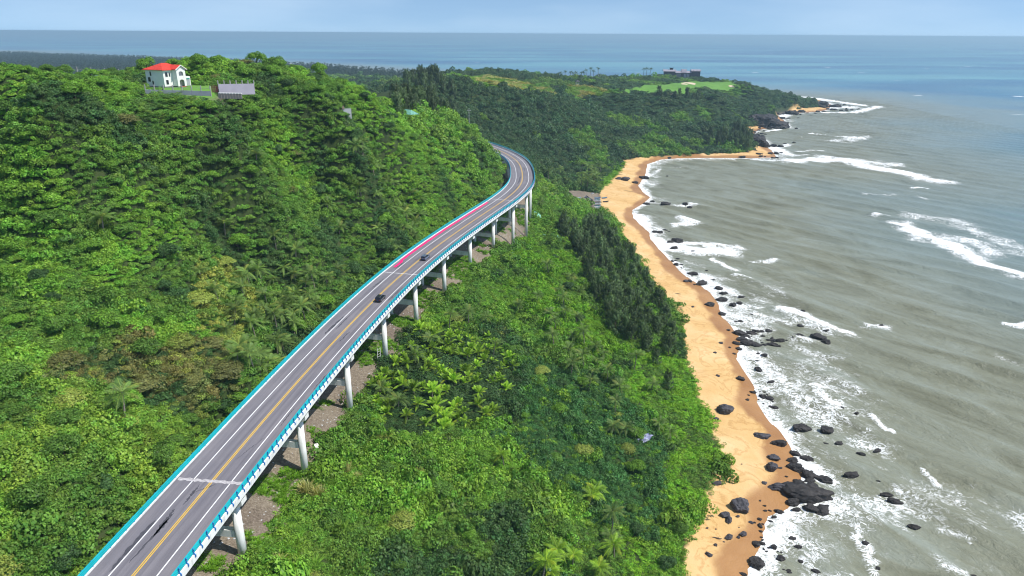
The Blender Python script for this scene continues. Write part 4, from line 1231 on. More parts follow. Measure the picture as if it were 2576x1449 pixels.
# green safety netting on the cut slope
M_NET = plain("green_netting", (.22, .50, .40), .8, .35, 3)
nets = [(1362, 520, 7, 3.0, "upper"), (1352, 540, 6, 2.6, ""), (1392, 560, 5, 2.5, ""), (1375, 596, 5, 2.0, ""), (1398, 590, 5, 2.0, ""), (1408, 602, 4, 1.8, ""), (1262, 628, 5, 2.2, ""), (1285, 640, 4, 1.6, ""), (1345, 612, 4, 2.0, ""), (1610, 822, 4, 2.0, ""), (1322, 690, 3, 1.4, "")]
lbs = ["large sheet of green netting nearest the tall bend columns", "green netting sheet lying below the uppermost sheet", "green netting sheet beside the bare rock cut", "green netting scrap on the slope under the rock cut", "green netting scrap right of the slope foot", "lowest green netting scrap of the slope under the rock cut",
       "green netting at the foot of a middle column", "narrow green netting strip right of a middle column foot", "green netting scrap below the tall bend columns", "green netting scrap by the dark pine grove", "small green netting scrap in the mid slope bushes"]
for (px, py, L, Wd, _), lb in zip(nets, lbs):
    x, y, z = hit(px, py, 0.5)
    b = MB()
    vv = []
    for i in range(7):
        for j in range(4):
            xx, yy = x + (i / 6 - .5) * L * .7, y + (j / 3 - .5) * Wd * 2.4 + math.sin(i * 1.7) * .5
            vv.append((xx, yy, gz(xx, yy) + .9 + .3 * math.sin(i * 2.3 + j * 1.7 + px)))
    b.add(vv, [(i * 4 + j, i * 4 + j + 1, i * 4 + j + 5, i * 4 + j + 4) for i in range(6) for j in range(3)])
    o = b.build("safety_net", M_NET)
    md = o.modifiers.new("thickness", 'SOLIDIFY'); md.thickness = .03
    tag(o, lb, "netting", "green netting on the cut slope")
x, y, z = hit(1024, 283, 3.0)
b = MB()
b.add([(x - 3, y, z + 2.0), (x - 1, y + .5, z + 4.5), (x + 2, y, z + 4.2), (x + 6, y, z + 2.2), (x + 2, y - 1, z + 2)], [(0, 1, 2, 4), (4, 2, 3)])
o = b.build("safety_net", M_NET)
md = o.modifiers.new("thickness", 'SOLIDIFY'); md.thickness = .03
tag(o, "turquoise netting on the ridge beside the leftmost utility pole", "netting", "green netting on the cut slope")

# ------------------------------------------------------------------ rocks
def rock_material(name, lo, hi):
    m, nt, b = new_mat(name)
    co = obj_coord(nt)
    n1 = noise_node(nt, 2.2, 7, co, 0.7)
    n2 = noise_node(nt, 7.0, 5, co, 0.6)
    r = ramp_node(nt, n1.outputs['Fac'], [(0.3, lo), (0.6, hi), (0.8, tuple(x * 1.7 for x in hi))])
    nt.links.new(r.outputs[0], b.inputs['Base Color'])
    b.inputs['Roughness'].default_value = 0.7
    b.inputs['Specular IOR Level'].default_value = 0.3
    bump(nt, b, math_node(nt, 'ADD', n1.outputs['Fac'], math_node(nt, 'MULTIPLY', n2.outputs['Fac'], .4)), 0.9, 0.35)
    return m
M_ROCK_WET = rock_material("wet_black_rock", (0.012, 0.011, 0.011), (0.045, 0.041, 0.040))
M_ROCK_DRY = rock_material("dry_grey_rock", (0.028, 0.028, 0.034), (0.085, 0.082, 0.092))
def rock_mesh(seed, mat):
    rg = np.random.default_rng(seed)
    bm = bmesh.new()
    bmesh.ops.create_icosphere(bm, subdivisions=4, radius=1.0)
    planes = []
    for _ in range(13):
        d = Vector(rg.normal(size=3)).normalized()
        planes.append((d, rg.uniform(.52, .9)))
    off = rg.uniform(0, 50)
    from mathutils import noise as mn
    for v in bm.verts:
        d = v.co.normalized()
        r = 1.0
        for pd, pr in planes:
            k = d.dot(pd)
            if k > 1e-3: r = min(r, pr / k)
        r = r * (1 + .20 * mn.fractal(d * 2.3 + Vector((off, 0, 0)), 1.0, 2.0, 4) - .10 * abs(mn.noise(d * 5 + Vector((0, off, 0)))))
        v.co = d * r
        v.co.z *= .75
    me = bpy.data.meshes.new("rock")
    bm.to_mesh(me)
    bm.free()
    me.materials.append(mat)
    return me
ROCKS_WET = [rock_mesh(s, M_ROCK_WET) for s in range(7)]
ROCKS_DRY = [rock_mesh(20 + s, M_ROCK_DRY) for s in range(5)]
def c3(lst, ox, oy, k): return [(ox + x / k, oy + y / k, w / k, h / k) for x, y, w, h in lst]
ROCK_LIST = c3([(310, 185, 125, 90), (255, 258, 40, 25), (590, 388, 110, 40), (735, 450, 115, 45), (690, 548, 80, 60), (665, 620, 80, 80), (840, 520, 70, 45), (830, 575, 80, 50), (850, 628, 110, 70), (955, 672, 90, 75), (1070, 712, 120, 65),
 (945, 555, 90, 50), (895, 315, 140, 85), (1075, 340, 95, 65), (1075, 447, 40, 25), (1170, 438, 60, 35), (1470, 500, 60, 25), (1350, 525, 60, 25), (1255, 682, 105, 45), (1415, 650, 35, 25), (1485, 735, 60, 20), (260, 745, 70, 40), (705, 770, 110, 60),
 (615, 747, 35, 25), (790, 745, 50, 20), (735, 635, 35, 15), (780, 702, 25, 12), (930, 800, 300, 150), (1110, 820, 50, 40), (840, 888, 100, 65), (960, 920, 110, 80), (1050, 935, 110, 75), (1605, 885, 90, 30), (720, 955, 65, 35), (860, 950, 70, 30),
 (415, 905, 125, 125), (310, 982, 75, 55), (345, 1022, 40, 55), (415, 1000, 28, 20), (345, 1150, 50, 45), (455, 1128, 55, 40), (422, 1155, 25, 22), (245, 1212, 25, 25), (195, 1280, 45, 35), (577, 1018, 35, 22), (620, 957, 30, 14), (515, 1045, 30, 22),
 (580, 1065, 30, 40), (550, 1205, 60, 50), (590, 1200, 50, 30), (690, 1228, 45, 45), (685, 1005, 40, 25), (665, 1035, 40, 20), (820, 1160, 60, 40), (875, 1230, 55, 40), (740, 1305, 55, 50), (555, 1345, 110, 95), (690, 1295, 25, 12), (890, 1330, 40, 30),
 (1010, 1410, 60, 40), (1380, 1195, 40, 40), (1400, 1065, 30, 25), (1465, 1385, 40, 30), (1750, 1070, 70, 30), (2165, 1100, 60, 20), (2200, 1440, 40, 20), (455, 1440, 60, 20), (600, 85, 60, 40), (655, 105, 60, 40), (525, 60, 50, 25), (695, 170, 60, 35),
 (1120, 170, 30, 15), (1205, 172, 35, 18), (1310, 215, 40, 22), (875, 735, 70, 40), (960, 725, 80, 45), (1535, 835, 80, 14), (185, 1088, 25, 8), (250, 1095, 14, 10), (310, 1190, 14, 10), (425, 1082, 10, 8), (445, 605, 14, 8)], 1717.3, 966, 3.0)
ROCK_LIST += c3([(20, 85, 45, 35), (55, 110, 35, 20), (90, 95, 40, 15), (70, 615, 75, 30), (20, 670, 40, 25), (55, 668, 30, 28), (145, 685, 100, 40), (270, 720, 60, 40), (305, 760, 70, 30), (290, 808, 80, 45), (375, 845, 60, 45), (430, 835, 50, 30),
 (450, 795, 60, 15), (200, 845, 70, 40), (75, 865, 25, 15), (298, 915, 60, 35), (435, 968, 40, 25), (400, 975, 30, 12), (520, 920, 30, 20), (910, 895, 35, 20), (850, 950, 30, 15), (890, 1005, 40, 25), (650, 1040, 45, 30), (600, 1045, 30, 25),
 (690, 1115, 50, 30), (650, 1112, 40, 20), (740, 1125, 70, 12), (880, 1080, 80, 30), (840, 1095, 50, 20), (1015, 1080, 110, 60), (1085, 1125, 60, 40), (1045, 1020, 40, 20), (1090, 1045, 60, 30), (435, 1065, 110, 40), (520, 1060, 80, 35), (560, 1045, 60, 25),
 (440, 1115, 90, 25), (500, 1135, 110, 45), (560, 1150, 70, 35), (420, 1178, 50, 30), (620, 1150, 60, 30), (690, 1155, 90, 25), (410, 1140, 60, 25), (470, 1085, 60, 25), (620, 1228, 50, 35), (570, 1215, 30, 20), (570, 1330, 45, 60), (560, 1270, 30, 15),
 (290, 1138, 30, 22), (245, 1212, 30, 15), (265, 1383, 25, 20), (355, 1172, 20, 14), (670, 1435, 60, 30), (430, 1400, 60, 45), (390, 1220, 25, 15), (1500, 1005, 35, 10), (370, 435, 35, 10), (75, 448, 40, 12), (665, 512, 35, 8), (130, 545, 20, 10), (230, 660, 30, 14), (180, 590, 24, 10), (395, 790, 30, 12), (350, 880, 20, 10)], 1717.3, 483, 3.0)
ROCK_LIST += c3([(2305, 85, 50, 30), (2350, 72, 40, 16), (2440, 92, 80, 32), (2365, 298, 40, 25), (2405, 300, 50, 28), (2440, 283, 40, 20), (2470, 300, 30, 14), (2540, 365, 90, 45), (2480, 380, 60, 16), (2515, 420, 60, 28), (2530, 545, 35, 30)], 858.7, 483, 3.0)
ROCK_LIST += c3([(2280, 1340, 70, 30), (2215, 1377, 45, 20), (2140, 1352, 70, 30), (2095, 1350, 50, 14), (2475, 1190, 35, 15), (2460, 1328, 20, 8)], 858.7, 0, 3.0)
ROCK_LIST += c3([(1420, 230, 250, 130), (1720, 270, 190, 55), (1700, 325, 110, 45), (1140, 360, 120, 40), (1820, 345, 70, 20), (1910, 335, 60, 26), (1995, 332, 60, 30), (1915, 280, 30, 22), (1400, 365, 80, 18), (1510, 365, 70, 18), (1590, 322, 70, 18), (1290, 190, 60, 50),
 (1725, 160, 30, 16), (1775, 160, 40, 16), (1660, 177, 20, 9), (810, 480, 100, 30), (900, 480, 60, 26), (1070, 470, 50, 16), (780, 545, 50, 36), (835, 575, 60, 22), (850, 625, 130, 55), (700, 655, 90, 14), (580, 650, 90, 45), (400, 640, 45, 36), (400, 680, 55, 26),
 (450, 740, 60, 36), (510, 750, 50, 18), (370, 765, 80, 90), (480, 692, 40, 26), (850, 920, 70, 28), (1000, 890, 60, 34), (560, 940, 110, 60), (660, 945, 110, 65), (760, 955, 100, 60), (600, 1085, 90, 40), (690, 1075, 90, 45), (780, 1068, 70, 28), (640, 1155, 70, 32), (700, 1150, 70, 36),
 (390, 1095, 80, 20), (440, 1092, 60, 18), (430, 1132, 80, 22), (500, 1135, 40, 18), (110, 1150, 120, 28), (40, 1070, 40, 14), (1040, 657, 70, 8), (795, 720, 35, 12), (250, 665, 20, 12), (330, 1030, 60, 12), (200, 1062, 50, 12), (950, 400, 50, 22), (1010, 388, 60, 16), (720, 390, 60, 26), (860, 378, 70, 24), (830, 395, 50, 18), (590, 560, 160, 60), (700, 575, 110, 60), (650, 480, 110, 60)], 1851.4, 228, 6.857)
ROCK_LIST += [(1915, 303, 62, 34), (1948, 312, 50, 22), (1892, 296, 44, 30), (1930, 296, 50, 26), (1968, 316, 36, 14), (1900, 352, 40, 30), (1918, 362, 34, 20), (1880, 340, 40, 26), (1990, 283, 30, 14)]
# more small stones thickening the rocky stretches
for (ax, ay, bx, by, n, sz) in [(1845, 830, 1970, 870, 26, 9), (1900, 985, 1960, 1030, 14, 8), (1970, 1110, 2050, 1200, 10, 9), (1900, 1320, 1990, 1449, 16, 9), (1975, 290, 2060, 285, 8, 5), (1860, 320, 1930, 345, 12, 5), (1700, 660, 1760, 715, 8, 8), (2110, 262, 2160, 278, 8, 5), (1930, 1260, 1960, 1310, 6, 7)]:
    for _ in range(n):
        t = random.random()
        ROCK_LIST.append((ax + (bx - ax) * t + random.gauss(0, 12 if sz > 6 else 7), ay + (by - ay) * t + random.gauss(0, 8 if sz > 6 else 3), sz * random.uniform(.5, 1.4), sz * random.uniform(.4, .9)))
for k, (px, py, w, h) in enumerate(ROCK_LIST):
    x, y, z = hit(px, py + h * .3, 0)
    dist = math.sqrt(x * x + y * y + CAM_H ** 2)
    rw = w / FPX * dist / 2
    el = math.atan2(CAM_H, math.hypot(x, y))
    rh = h / FPX * dist / 2
    g = gz(x, y)
    dry = g > 0.9 and y < 600
    o = bpy.data.objects.new("rock", random.choice(ROCKS_DRY if dry else ROCKS_WET))
    link(o)
    hgt = min(max(rh / (math.cos(el) + .55 * math.sin(el)), rw * .5), rw * 1.2)
    dep = min(max(rh / (math.sin(el) + .35), rw * .45), rw * 1.5)
    o.scale = (rw * 1.18, dep * 1.15, hgt * 1.55)
    o.rotation_euler = (random.uniform(-.12, .12), random.uniform(-.12, .12), random.choice((0, math.pi)) + random.uniform(-.35, .35))
    o.location = (x, y, max(g, -.25) + hgt * (.36 if dry else .32))
    size = "huge" if rw > 4.5 else ("large" if rw > 2.0 else ("middling" if rw > 1.0 else "small"))
    where = ("dry grey rock lying on the sand" if dry else ("black rock in the surf" if g < .2 else "dark wet rock at the wash line"))
    zone_ = ("off the headland tip" if y > 1050 else ("in the headland coves" if y > 640 else ("near the small boats" if y > 430 else ("below the dark pines" if y > 285 else ("on the rocky middle beach" if y > 215 else "on the near beach")))))
    tag(o, f"{size} {where} {zone_}", "rock", f"{size} {'dry' if dry else ('surf' if g < .2 else 'wet')} rocks {zone_}")
# ------------------------------------------------------------------ vegetation: leaf meshes
def leaf_material():
    m, nt, b = new_mat("foliage")
    tint = attr_node(nt, 'tint', 'INSTANCER').outputs['Color']
    v = attr_node(nt, 'leafvar').outputs['Color']
    c = mix_node(nt, 1.0, tint, v, 'MULTIPLY')
    b.inputs['Roughness'].default_value = 0.5
    b.inputs['Specular IOR Level'].default_value = 0.22
    nt.links.new(c, b.inputs['Base Color'])
    tr = nt.nodes.new('ShaderNodeBsdfTranslucent')
    tc = mix_node(nt, 1.0, c, (1.25, 1.35, 0.5), 'MULTIPLY')
    nt.links.new(tc, tr.inputs['Color'])
    mx = nt.nodes.new('ShaderNodeMixShader')
    mx.inputs[0].default_value = 0.30
    out = nt.nodes['Material Output']
    nt.links.new(b.outputs[0], mx.inputs[1])
    nt.links.new(tr.outputs[0], mx.inputs[2])
    nt.links.new(mx.outputs[0], out.inputs['Surface'])
    return m
M_LEAF = leaf_material()
M_BARK = plain("bark", (.11, .085, .06), .95, .3, 2)
M_PALMBARK = plain("palm_bark", (.22, .19, .15), .95, .25, 2)

class Leaves:
    def __init__(self, seed):
        self.rg = np.random.default_rng(seed)
        self.v, self.c = [], []
    def quads(self, P, N, size, aspect=1.6, col_lo=0.6, col_hi=1.4, up=None, hue=0.10):
        """leaf sprays centred on P, facing N"""
        rg = self.rg
        n = len(P)
        N = N / (np.linalg.norm(N, axis=1, keepdims=True) + 1e-9)
        a = rg.normal(size=(n, 3)) if up is None else up
        a = a - N * (a * N).sum(1, keepdims=True)
        a /= np.linalg.norm(a, axis=1, keepdims=True) + 1e-9
        b = np.cross(N, a)
        s = (np.broadcast_to(size, (n,)) * rg.uniform(.7, 1.3, n))[:, None]
        L, Wd = a * s * aspect * .5, b * s * .5
        droop = N * s * .22
        q = np.stack([P - L - droop * .5, P + Wd, P + L - droop, P - Wd], 1)
        self.v.append(q)
        br = rg.uniform(col_lo, col_hi, n)
        h = rg.uniform(-hue, hue, n)
        self.c.append(np.stack([br * (1 + h), br, br * (1 - h), np.ones(n)], 1))
        return self
    def mesh(self, name, mat=None):
        V = np.concatenate(self.v).reshape(-1, 3)
        Cc = np.repeat(np.concatenate(self.c), 4, axis=0)
        n = len(V)
        me = bpy.data.meshes.new(name)
        me.vertices.add(n)
        me.vertices.foreach_set("co", V.astype(np.float32).ravel())
        me.loops.add(n)
        me.loops.foreach_set("vertex_index", np.arange(n, dtype=np.int32))
        me.polygons.add(n // 4)
        me.polygons.foreach_set("loop_start", np.arange(0, n, 4, dtype=np.int32))
        a = me.attributes.new('leafvar', 'FLOAT_COLOR', 'POINT')
        a.data.foreach_set("color", Cc.astype(np.float32).ravel())
        me.update(calc_edges=True)
        me.materials.append(mat or M_LEAF)
        return me

def dome_points(rg, n, inner=0.75, low=-.15):
    d = rg.normal(size=(n * 2, 3))
    d /= np.linalg.norm(d, axis=1, keepdims=True)
    d = d[d[:, 2] > low][:n]
    r = rg.uniform(inner, 1.0, len(d)) ** 1.0
    return d * r[:, None], d

def bush(seed, n=230, lobes=5, leaf=.17, spread=.55, flat=.8):
    """unit wide shrub: several leafy lobes"""
    L = Leaves(seed)
    rg = L.rg
    for k in range(lobes):
        c = np.array([rg.normal() * spread * .5, rg.normal() * spread * .5, rg.uniform(.05, .35) * flat])
        r = rg.uniform(.28, .48)
        P, D = dome_points(rg, n // lobes)
        L.quads(P * np.array([r, r, r * flat]) + c, D + rg.normal(size=D.shape) * .45 + np.array([0, 0, .35]), leaf, 1.4,
                .55 if rg.random() < .5 else .75, 1.4)
    return L.mesh("leaf_clump")

def tree_crown(seed, w=6.0, h=4.2, n=1500, lobes=11, leaf=.42, flat=.75, layered=False, z0=2.6):
    L = Leaves(seed)
    rg = L.rg
    for k in range(lobes):
        ang = rg.uniform(0, 2 * math.pi)
        rad = (w * .5 - .9) * math.sqrt(rg.uniform(0, 1))
        zz = z0 + (h * .72) * (1 - (rad / (w * .55)) ** 2) * rg.uniform(.55, 1.0)
        r = rg.uniform(.20, .31) * w
        c = np.array([rad * math.cos(ang), rad * math.sin(ang), zz])
        P, D = dome_points(rg, n // lobes, .7, -.3)
        fz = .32 if layered else flat
        br = rg.uniform(.85, 1.12)
        L.quads(P * np.array([r, r, r * fz]) + c, D + rg.normal(size=D.shape) * (.3 if layered else .45) + np.array([0, 0, 1.0 if layered else .3]), leaf, 1.4, .58 * br, 1.4 * br)
    return L.mesh("crown")

def trunk_mesh(seed, h=4.0, r=.17, limbs=4, spread=2.0):
    rg = np.random.default_rng(seed)
    b = MB()
    b.tube([(0, 0, -1.0), (.1, .05, h * .5), (.05, .15, h)], [r * 1.3, r, r * .6], 7)
    for k in range(limbs):
        a = 2 * math.pi * k / limbs + rg.uniform(-.4, .4)
        z = h * rg.uniform(.45, .75)
        b.tube([(.08, .08, z), (spread * .5 * math.cos(a), spread * .5 * math.sin(a), z + h * .22), (spread * math.cos(a), spread * math.sin(a), z + h * .5)], [r * .6, r * .4, r * .15], 5)
    me = bpy.data.meshes.new("trunk")
    me.from_pydata(b.v, [], b.f)
    me.materials.append(M_BARK)
    return me

def palm_crown(seed, fronds=20, L0=4.0, up=.75, leaf=.95, width=.16, droop=1.0, top=0.0):
    """arching fronds with two rows of leaflets"""
    L = Leaves(seed)
    rg = L.rg
    for k in range(fronds):
        az = k * 2.39996 + rg.uniform(-.2, .2)
        t0 = rg.uniform(.1, 1.0)
        el = up * (1 - t0) * 1.35 + rg.uniform(-.3, .15)
        ln = L0 * rg.uniform(.8, 1.1)
        n = 15
        t = np.linspace(.05, 1, n)
        dirx, diry = math.cos(az), math.sin(az)
        rr = ln * (t * math.cos(el) * (1 - .12 * t))
        zz = ln * (t * math.sin(el) - droop * .42 * t ** 2.2) + top
        P = np.stack([rr * dirx, rr * diry, zz], 1)
        T = np.gradient(P, axis=0)
        T /= np.linalg.norm(T, axis=1, keepdims=True)
        side = np.array([-diry, dirx, 0.0])
        tw = 1.0 if rg.random() < .5 else -1.0
        br = rg.uniform(.7, 1.5)
        old = rg.random() < .07
        for sg in (-1, 1):
            ll = leaf * (np.sin(np.clip(t * 1.05 + .08, 0, 1) * math.pi) ** .6 * .9 + .15)
            d = side[None, :] * sg * .78 + T * .5 + np.array([0, 0, -.38])
            d /= np.linalg.norm(d, axis=1, keepdims=True)
            C = P + d * (ll * .5)[:, None]
            N = np.cross(T, d) * sg
            w = np.maximum(ln / n * .55, width)
            a, b2 = d * (ll * .5)[:, None], T * w * .5
            q = np.stack([C - a - b2 * .8, C - a + b2 * .8, C + a + b2 * .45, C + a - b2 * .45], 1)
            L.v.append(q)
            cc = br * rg.uniform(.85, 1.15, n)
            col_ = np.stack([cc, cc, cc, np.ones(n)], 1)
            if old: col_ = np.stack([cc * 1.5, cc * 1.05, cc * .9, np.ones(n)], 1)
            L.c.append(col_)
        # the rachis
        b2 = np.array([0, 0, 1.0]) * .05
        q = np.stack([P[:-1] - side * .05, P[:-1] + side * .05, P[1:] + side * .04, P[1:] - side * .04], 1)
        L.v.append(q)
        L.c.append(np.tile(np.array([[1.5, 1.25, .9, 1]]) * br, (n - 1, 1)))
    return L.mesh("fronds")

def palm_trunk(seed, h, lean, r=.16):
    b = MB()
    pts = [(lean * (i / 6) ** 1.7, .25 * math.sin(i * .6 + seed), -1.0 + (h + 1.0) * i / 6) for i in range(7)]
    b.tube(pts, [r * 1.4 - .07 * i / 6 * r * 6 for i in range(7)], 8)
    me = bpy.data.meshes.new("trunk")
    me.from_pydata(b.v, [], b.f)
    me.materials.append(M_PALMBARK)
    return me, pts[-1]

def pine_crown(seed, h=11.0, w=8.0, n=2200, leaf=.20):
    """feathery casuarina: many upswept plumes of thin sprays round a loose conical crown"""
    L = Leaves(seed)
    rg = L.rg
    m = 60
    for k in range(n // m):
        zc = h * (.06 + .80 * rg.uniform(0, 1) ** .9)
        rmax = w * .5 * (1 - (zc / h) ** 1.5) ** .75
        a = rg.uniform(0, 2 * math.pi)
        rad = rmax * math.sqrt(rg.uniform(.15, 1)) * .82
        base = np.array([rad * math.cos(a), rad * math.sin(a), zc])
        ax = np.array([math.cos(a) * (.35 + .5 * rad / w), math.sin(a) * (.35 + .5 * rad / w), .9]) + rg.normal(size=3) * .18
        ax /= np.linalg.norm(ax)
        ln = h * rg.uniform(.14, .26)
        t = rg.uniform(0, 1, m)
        wid = ln * .30 * (1 - t * .85)
        P = base + ax * (t * ln)[:, None] + rg.normal(size=(m, 3)) * wid[:, None] * np.array([1, 1, .6])
        up = ax + rg.normal(size=(m, 3)) * .35
        N = (P - base - ax * (t * ln)[:, None]) + np.array([math.cos(a), math.sin(a), .6]) * .25 * ln
        br = rg.uniform(.7, 1.25)
        L.quads(P, N, leaf * h / 11, 3.6, .6 * br, 1.35 * br, up=up)
    return L.mesh("crown")

def grass_clump(seed, n=110, h=1.0, w=.7, blade=.07):
    L = Leaves(seed)
    rg = L.rg
    az = rg.uniform(0, 2 * math.pi, n)
    tilt = rg.uniform(.1, 1.0, n)
    d = np.stack([np.cos(az) * tilt, np.sin(az) * tilt, np.ones(n)], 1)
    d /= np.linalg.norm(d, axis=1, keepdims=True)
    ln = h * rg.uniform(.6, 1.2, n)
    b0 = np.stack([rg.normal(size=n) * w * .25, rg.normal(size=n) * w * .25, np.zeros(n)], 1)
    N = np.stack([-np.cos(az) * .5, -np.sin(az) * .5, tilt + .4], 1)
    L.quads(b0 + d * (ln * .5)[:, None], N, blade, 1.0, .7, 1.3, up=d)
    q = L.v[-1]
    mid = b0 + d * (ln * .55)[:, None]
    tip = b0 + d * (ln * 1.0)[:, None] + np.stack([np.cos(az), np.sin(az), -np.ones(n)], 1) * (ln * .22 * tilt)[:, None]
    side = np.stack([-np.sin(az), np.cos(az), np.zeros(n)], 1) * blade
    L.v[-1] = np.stack([b0, mid + side, tip, mid - side], 1)
    return L.mesh("grass_tuft")

# ------------------------------------------------------------------ vegetation: colours by district
COL = dict(bright=(.077, .158, .022), mid=(.056, .116, .022), dark=(.031, .068, .024), olive=(.125, .160, .038), brown=(.086, .096, .036), glossy=(.034, .088, .030),
           headland=(.031, .062, .031), pine=(.050, .080, .040), creeper=(.085, .185, .016), palm=(.062, .108, .032), areca=(.085, .155, .016), far=(.030, .058, .028), dry=(.20, .20, .085), grass=(.095, .17, .03))
COL = {k: np.array(v) * np.array((2.12, 2.05, 1.7)) for k, v in COL.items()}

DECKPOLY = [tuple(p) for p in C2[::5]]
ARECA = zone([(960, 880), (1040, 810), (1130, 800), (1230, 830), (1290, 900), (1290, 990), (1210, 1050), (1080, 1060), (980, 1040), (920, 990)])
GLOSSY = zone([(1290, 900), (1360, 860), (1440, 880), (1560, 960), (1640, 1060), (1700, 1180), (1740, 1280), (1700, 1360), (1600, 1330), (1480, 1290), (1400, 1200), (1300, 1150), (1240, 1080), (1300, 1000)])
CREEP = zone([(1700, 860), (1725, 916), (1748, 966), (1785, 1040), (1815, 1133), (1822, 1180), (1795, 1215), (1770, 1245), (1768, 1290), (1735, 1310), (1715, 1449), (1400, 1449), (1450, 1400), (1560, 1370), (1680, 1390), (1740, 1290), (1690, 1180), (1640, 1060), (1560, 960), (1600, 900), (1650, 880)], 1.0)
SLOPEGREEN = zone([(1250, 640), (1340, 560), (1420, 600), (1480, 680), (1540, 760), (1600, 840), (1600, 900), (1500, 880), (1420, 840), (1330, 790), (1270, 740), (1215, 690)])
OLIVE = zone([(430, 560), (500, 560), (560, 640), (640, 760), (560, 820), (480, 790), (420, 690), (420, 600)])
BROWN = zone([(160, 860), (270, 800), (420, 790), (520, 830), (560, 900), (520, 960), (400, 960), (260, 940), (170, 920)])
OLIVE2 = zone([(0, 900), (160, 860), (240, 960), (480, 980), (620, 960), (600, 1060), (480, 1180), (300, 1300), (380, 1449), (0, 1449)])
LEFTPALM = zone([(880, 440), (960, 420), (1050, 460), (1110, 530), (1060, 580), (960, 600), (900, 540)])
LEFTPALM2 = zone([(545, 740), (620, 680), (740, 670), (830, 690), (800, 760), (740, 840), (660, 930), (590, 900)])
PINES = [zone(z, 4.0) for z in ([(1440, 610), (1530, 575), (1590, 650), (1650, 740), (1700, 830), (1690, 880), (1580, 850), (1525, 790), (1475, 690)], [(1400, 575), (1430, 552), (1500, 552), (1535, 575), (1450, 615)])]

def is_left(x, y): return x < np.interp(y, C2[:, 1], C2[:, 0])
def not_built(x, y, margin=0.0):
    ok = np.ones(len(x), bool)
    d = pl_dist(x, y, DECKPOLY)
    ok &= ~((d < np.where(is_left(x, y), 7.9, 3.6 + 3.2 * fbm(x, y, 12, 2, 141)) + margin) & (y < 548))
    ok &= ~(inside(x, y, DIRT) & ((d < 6.0 + 5 * fbm(x, y, 12, 2, 141)) | (y < 118)))
    ok &= ~inside(x, y, LAWN)
    ok &= ~inside(x, y, BOATYARD)
    ok &= ~((d < 13) & is_left(x, y) & (y > 385) & (y < 470))
    ok &= ~inside(x, y, BEACHGRASS)
    ok &= ~((pl_dist(x, y, shore) < 13) & (y > 800) & (y < 1350))
    ok &= (((x + 109) / 12) ** 2 + ((y - 235) / 12) ** 2) > 1
    ok &= ~inside(x, y, sand_poly)
    ok &= inside(x, y, land_poly)
    ok &= ~((np.abs((x - vx) * math.cos(va) + (y - vy) * math.sin(va)) < 11 + margin) & (np.abs(-(x - vx) * math.sin(va) + (y - vy) * math.cos(va)) < 9 + margin))
    yl = ((front_a + front_b) / 2)[:2]
    ok &= ~(pl_dist(x, y, [tuple(front_a[:2]), tuple(front_b[:2]), tuple(wb_[:2])]) < 1.5 + margin)
    return ok

def on_view(x, y, z, pad=120):
    """is a point inside (or just beside) what the picture covers"""
    dx, dy, dz = x, y, z - CAM_H
    f = dy * math.cos(PITCH) - dz * math.sin(PITCH)
    u = dy * math.sin(PITCH) + dz * math.cos(PITCH)
    px = 1288 + FPX * dx / np.maximum(f, 1)
    py = 724.5 - FPX * u / np.maximum(f, 1)
    return (f > 8) & (px > -pad * 9) & (px < 2576 + pad * 2) & (py < 1449 + pad * 5)

def jitter_grid(x0, x1, y0, y1, st, seed):
    rg = np.random.default_rng(seed)
    gx, gy = np.meshgrid(np.arange(x0, x1, st), np.arange(y0, y1, st))
    x = gx.ravel() + rg.uniform(-.5, .5, gx.size) * st
    y = gy.ravel() + rg.uniform(-.5, .5, gx.size) * st
    return x, y

def in_any(x, y, polys):
    r = np.zeros(len(x), bool)
    x, y = x + (fbm(x, y, 22, 3, 131) - .5) * 22 + (fbm(x, y, 5, 2, 133) - .5) * 6, y + (fbm(x, y, 22, 3, 135) - .5) * 22 + (fbm(x, y, 5, 2, 137) - .5) * 6
    for p in polys: r |= inside(x, y, p)
    return r

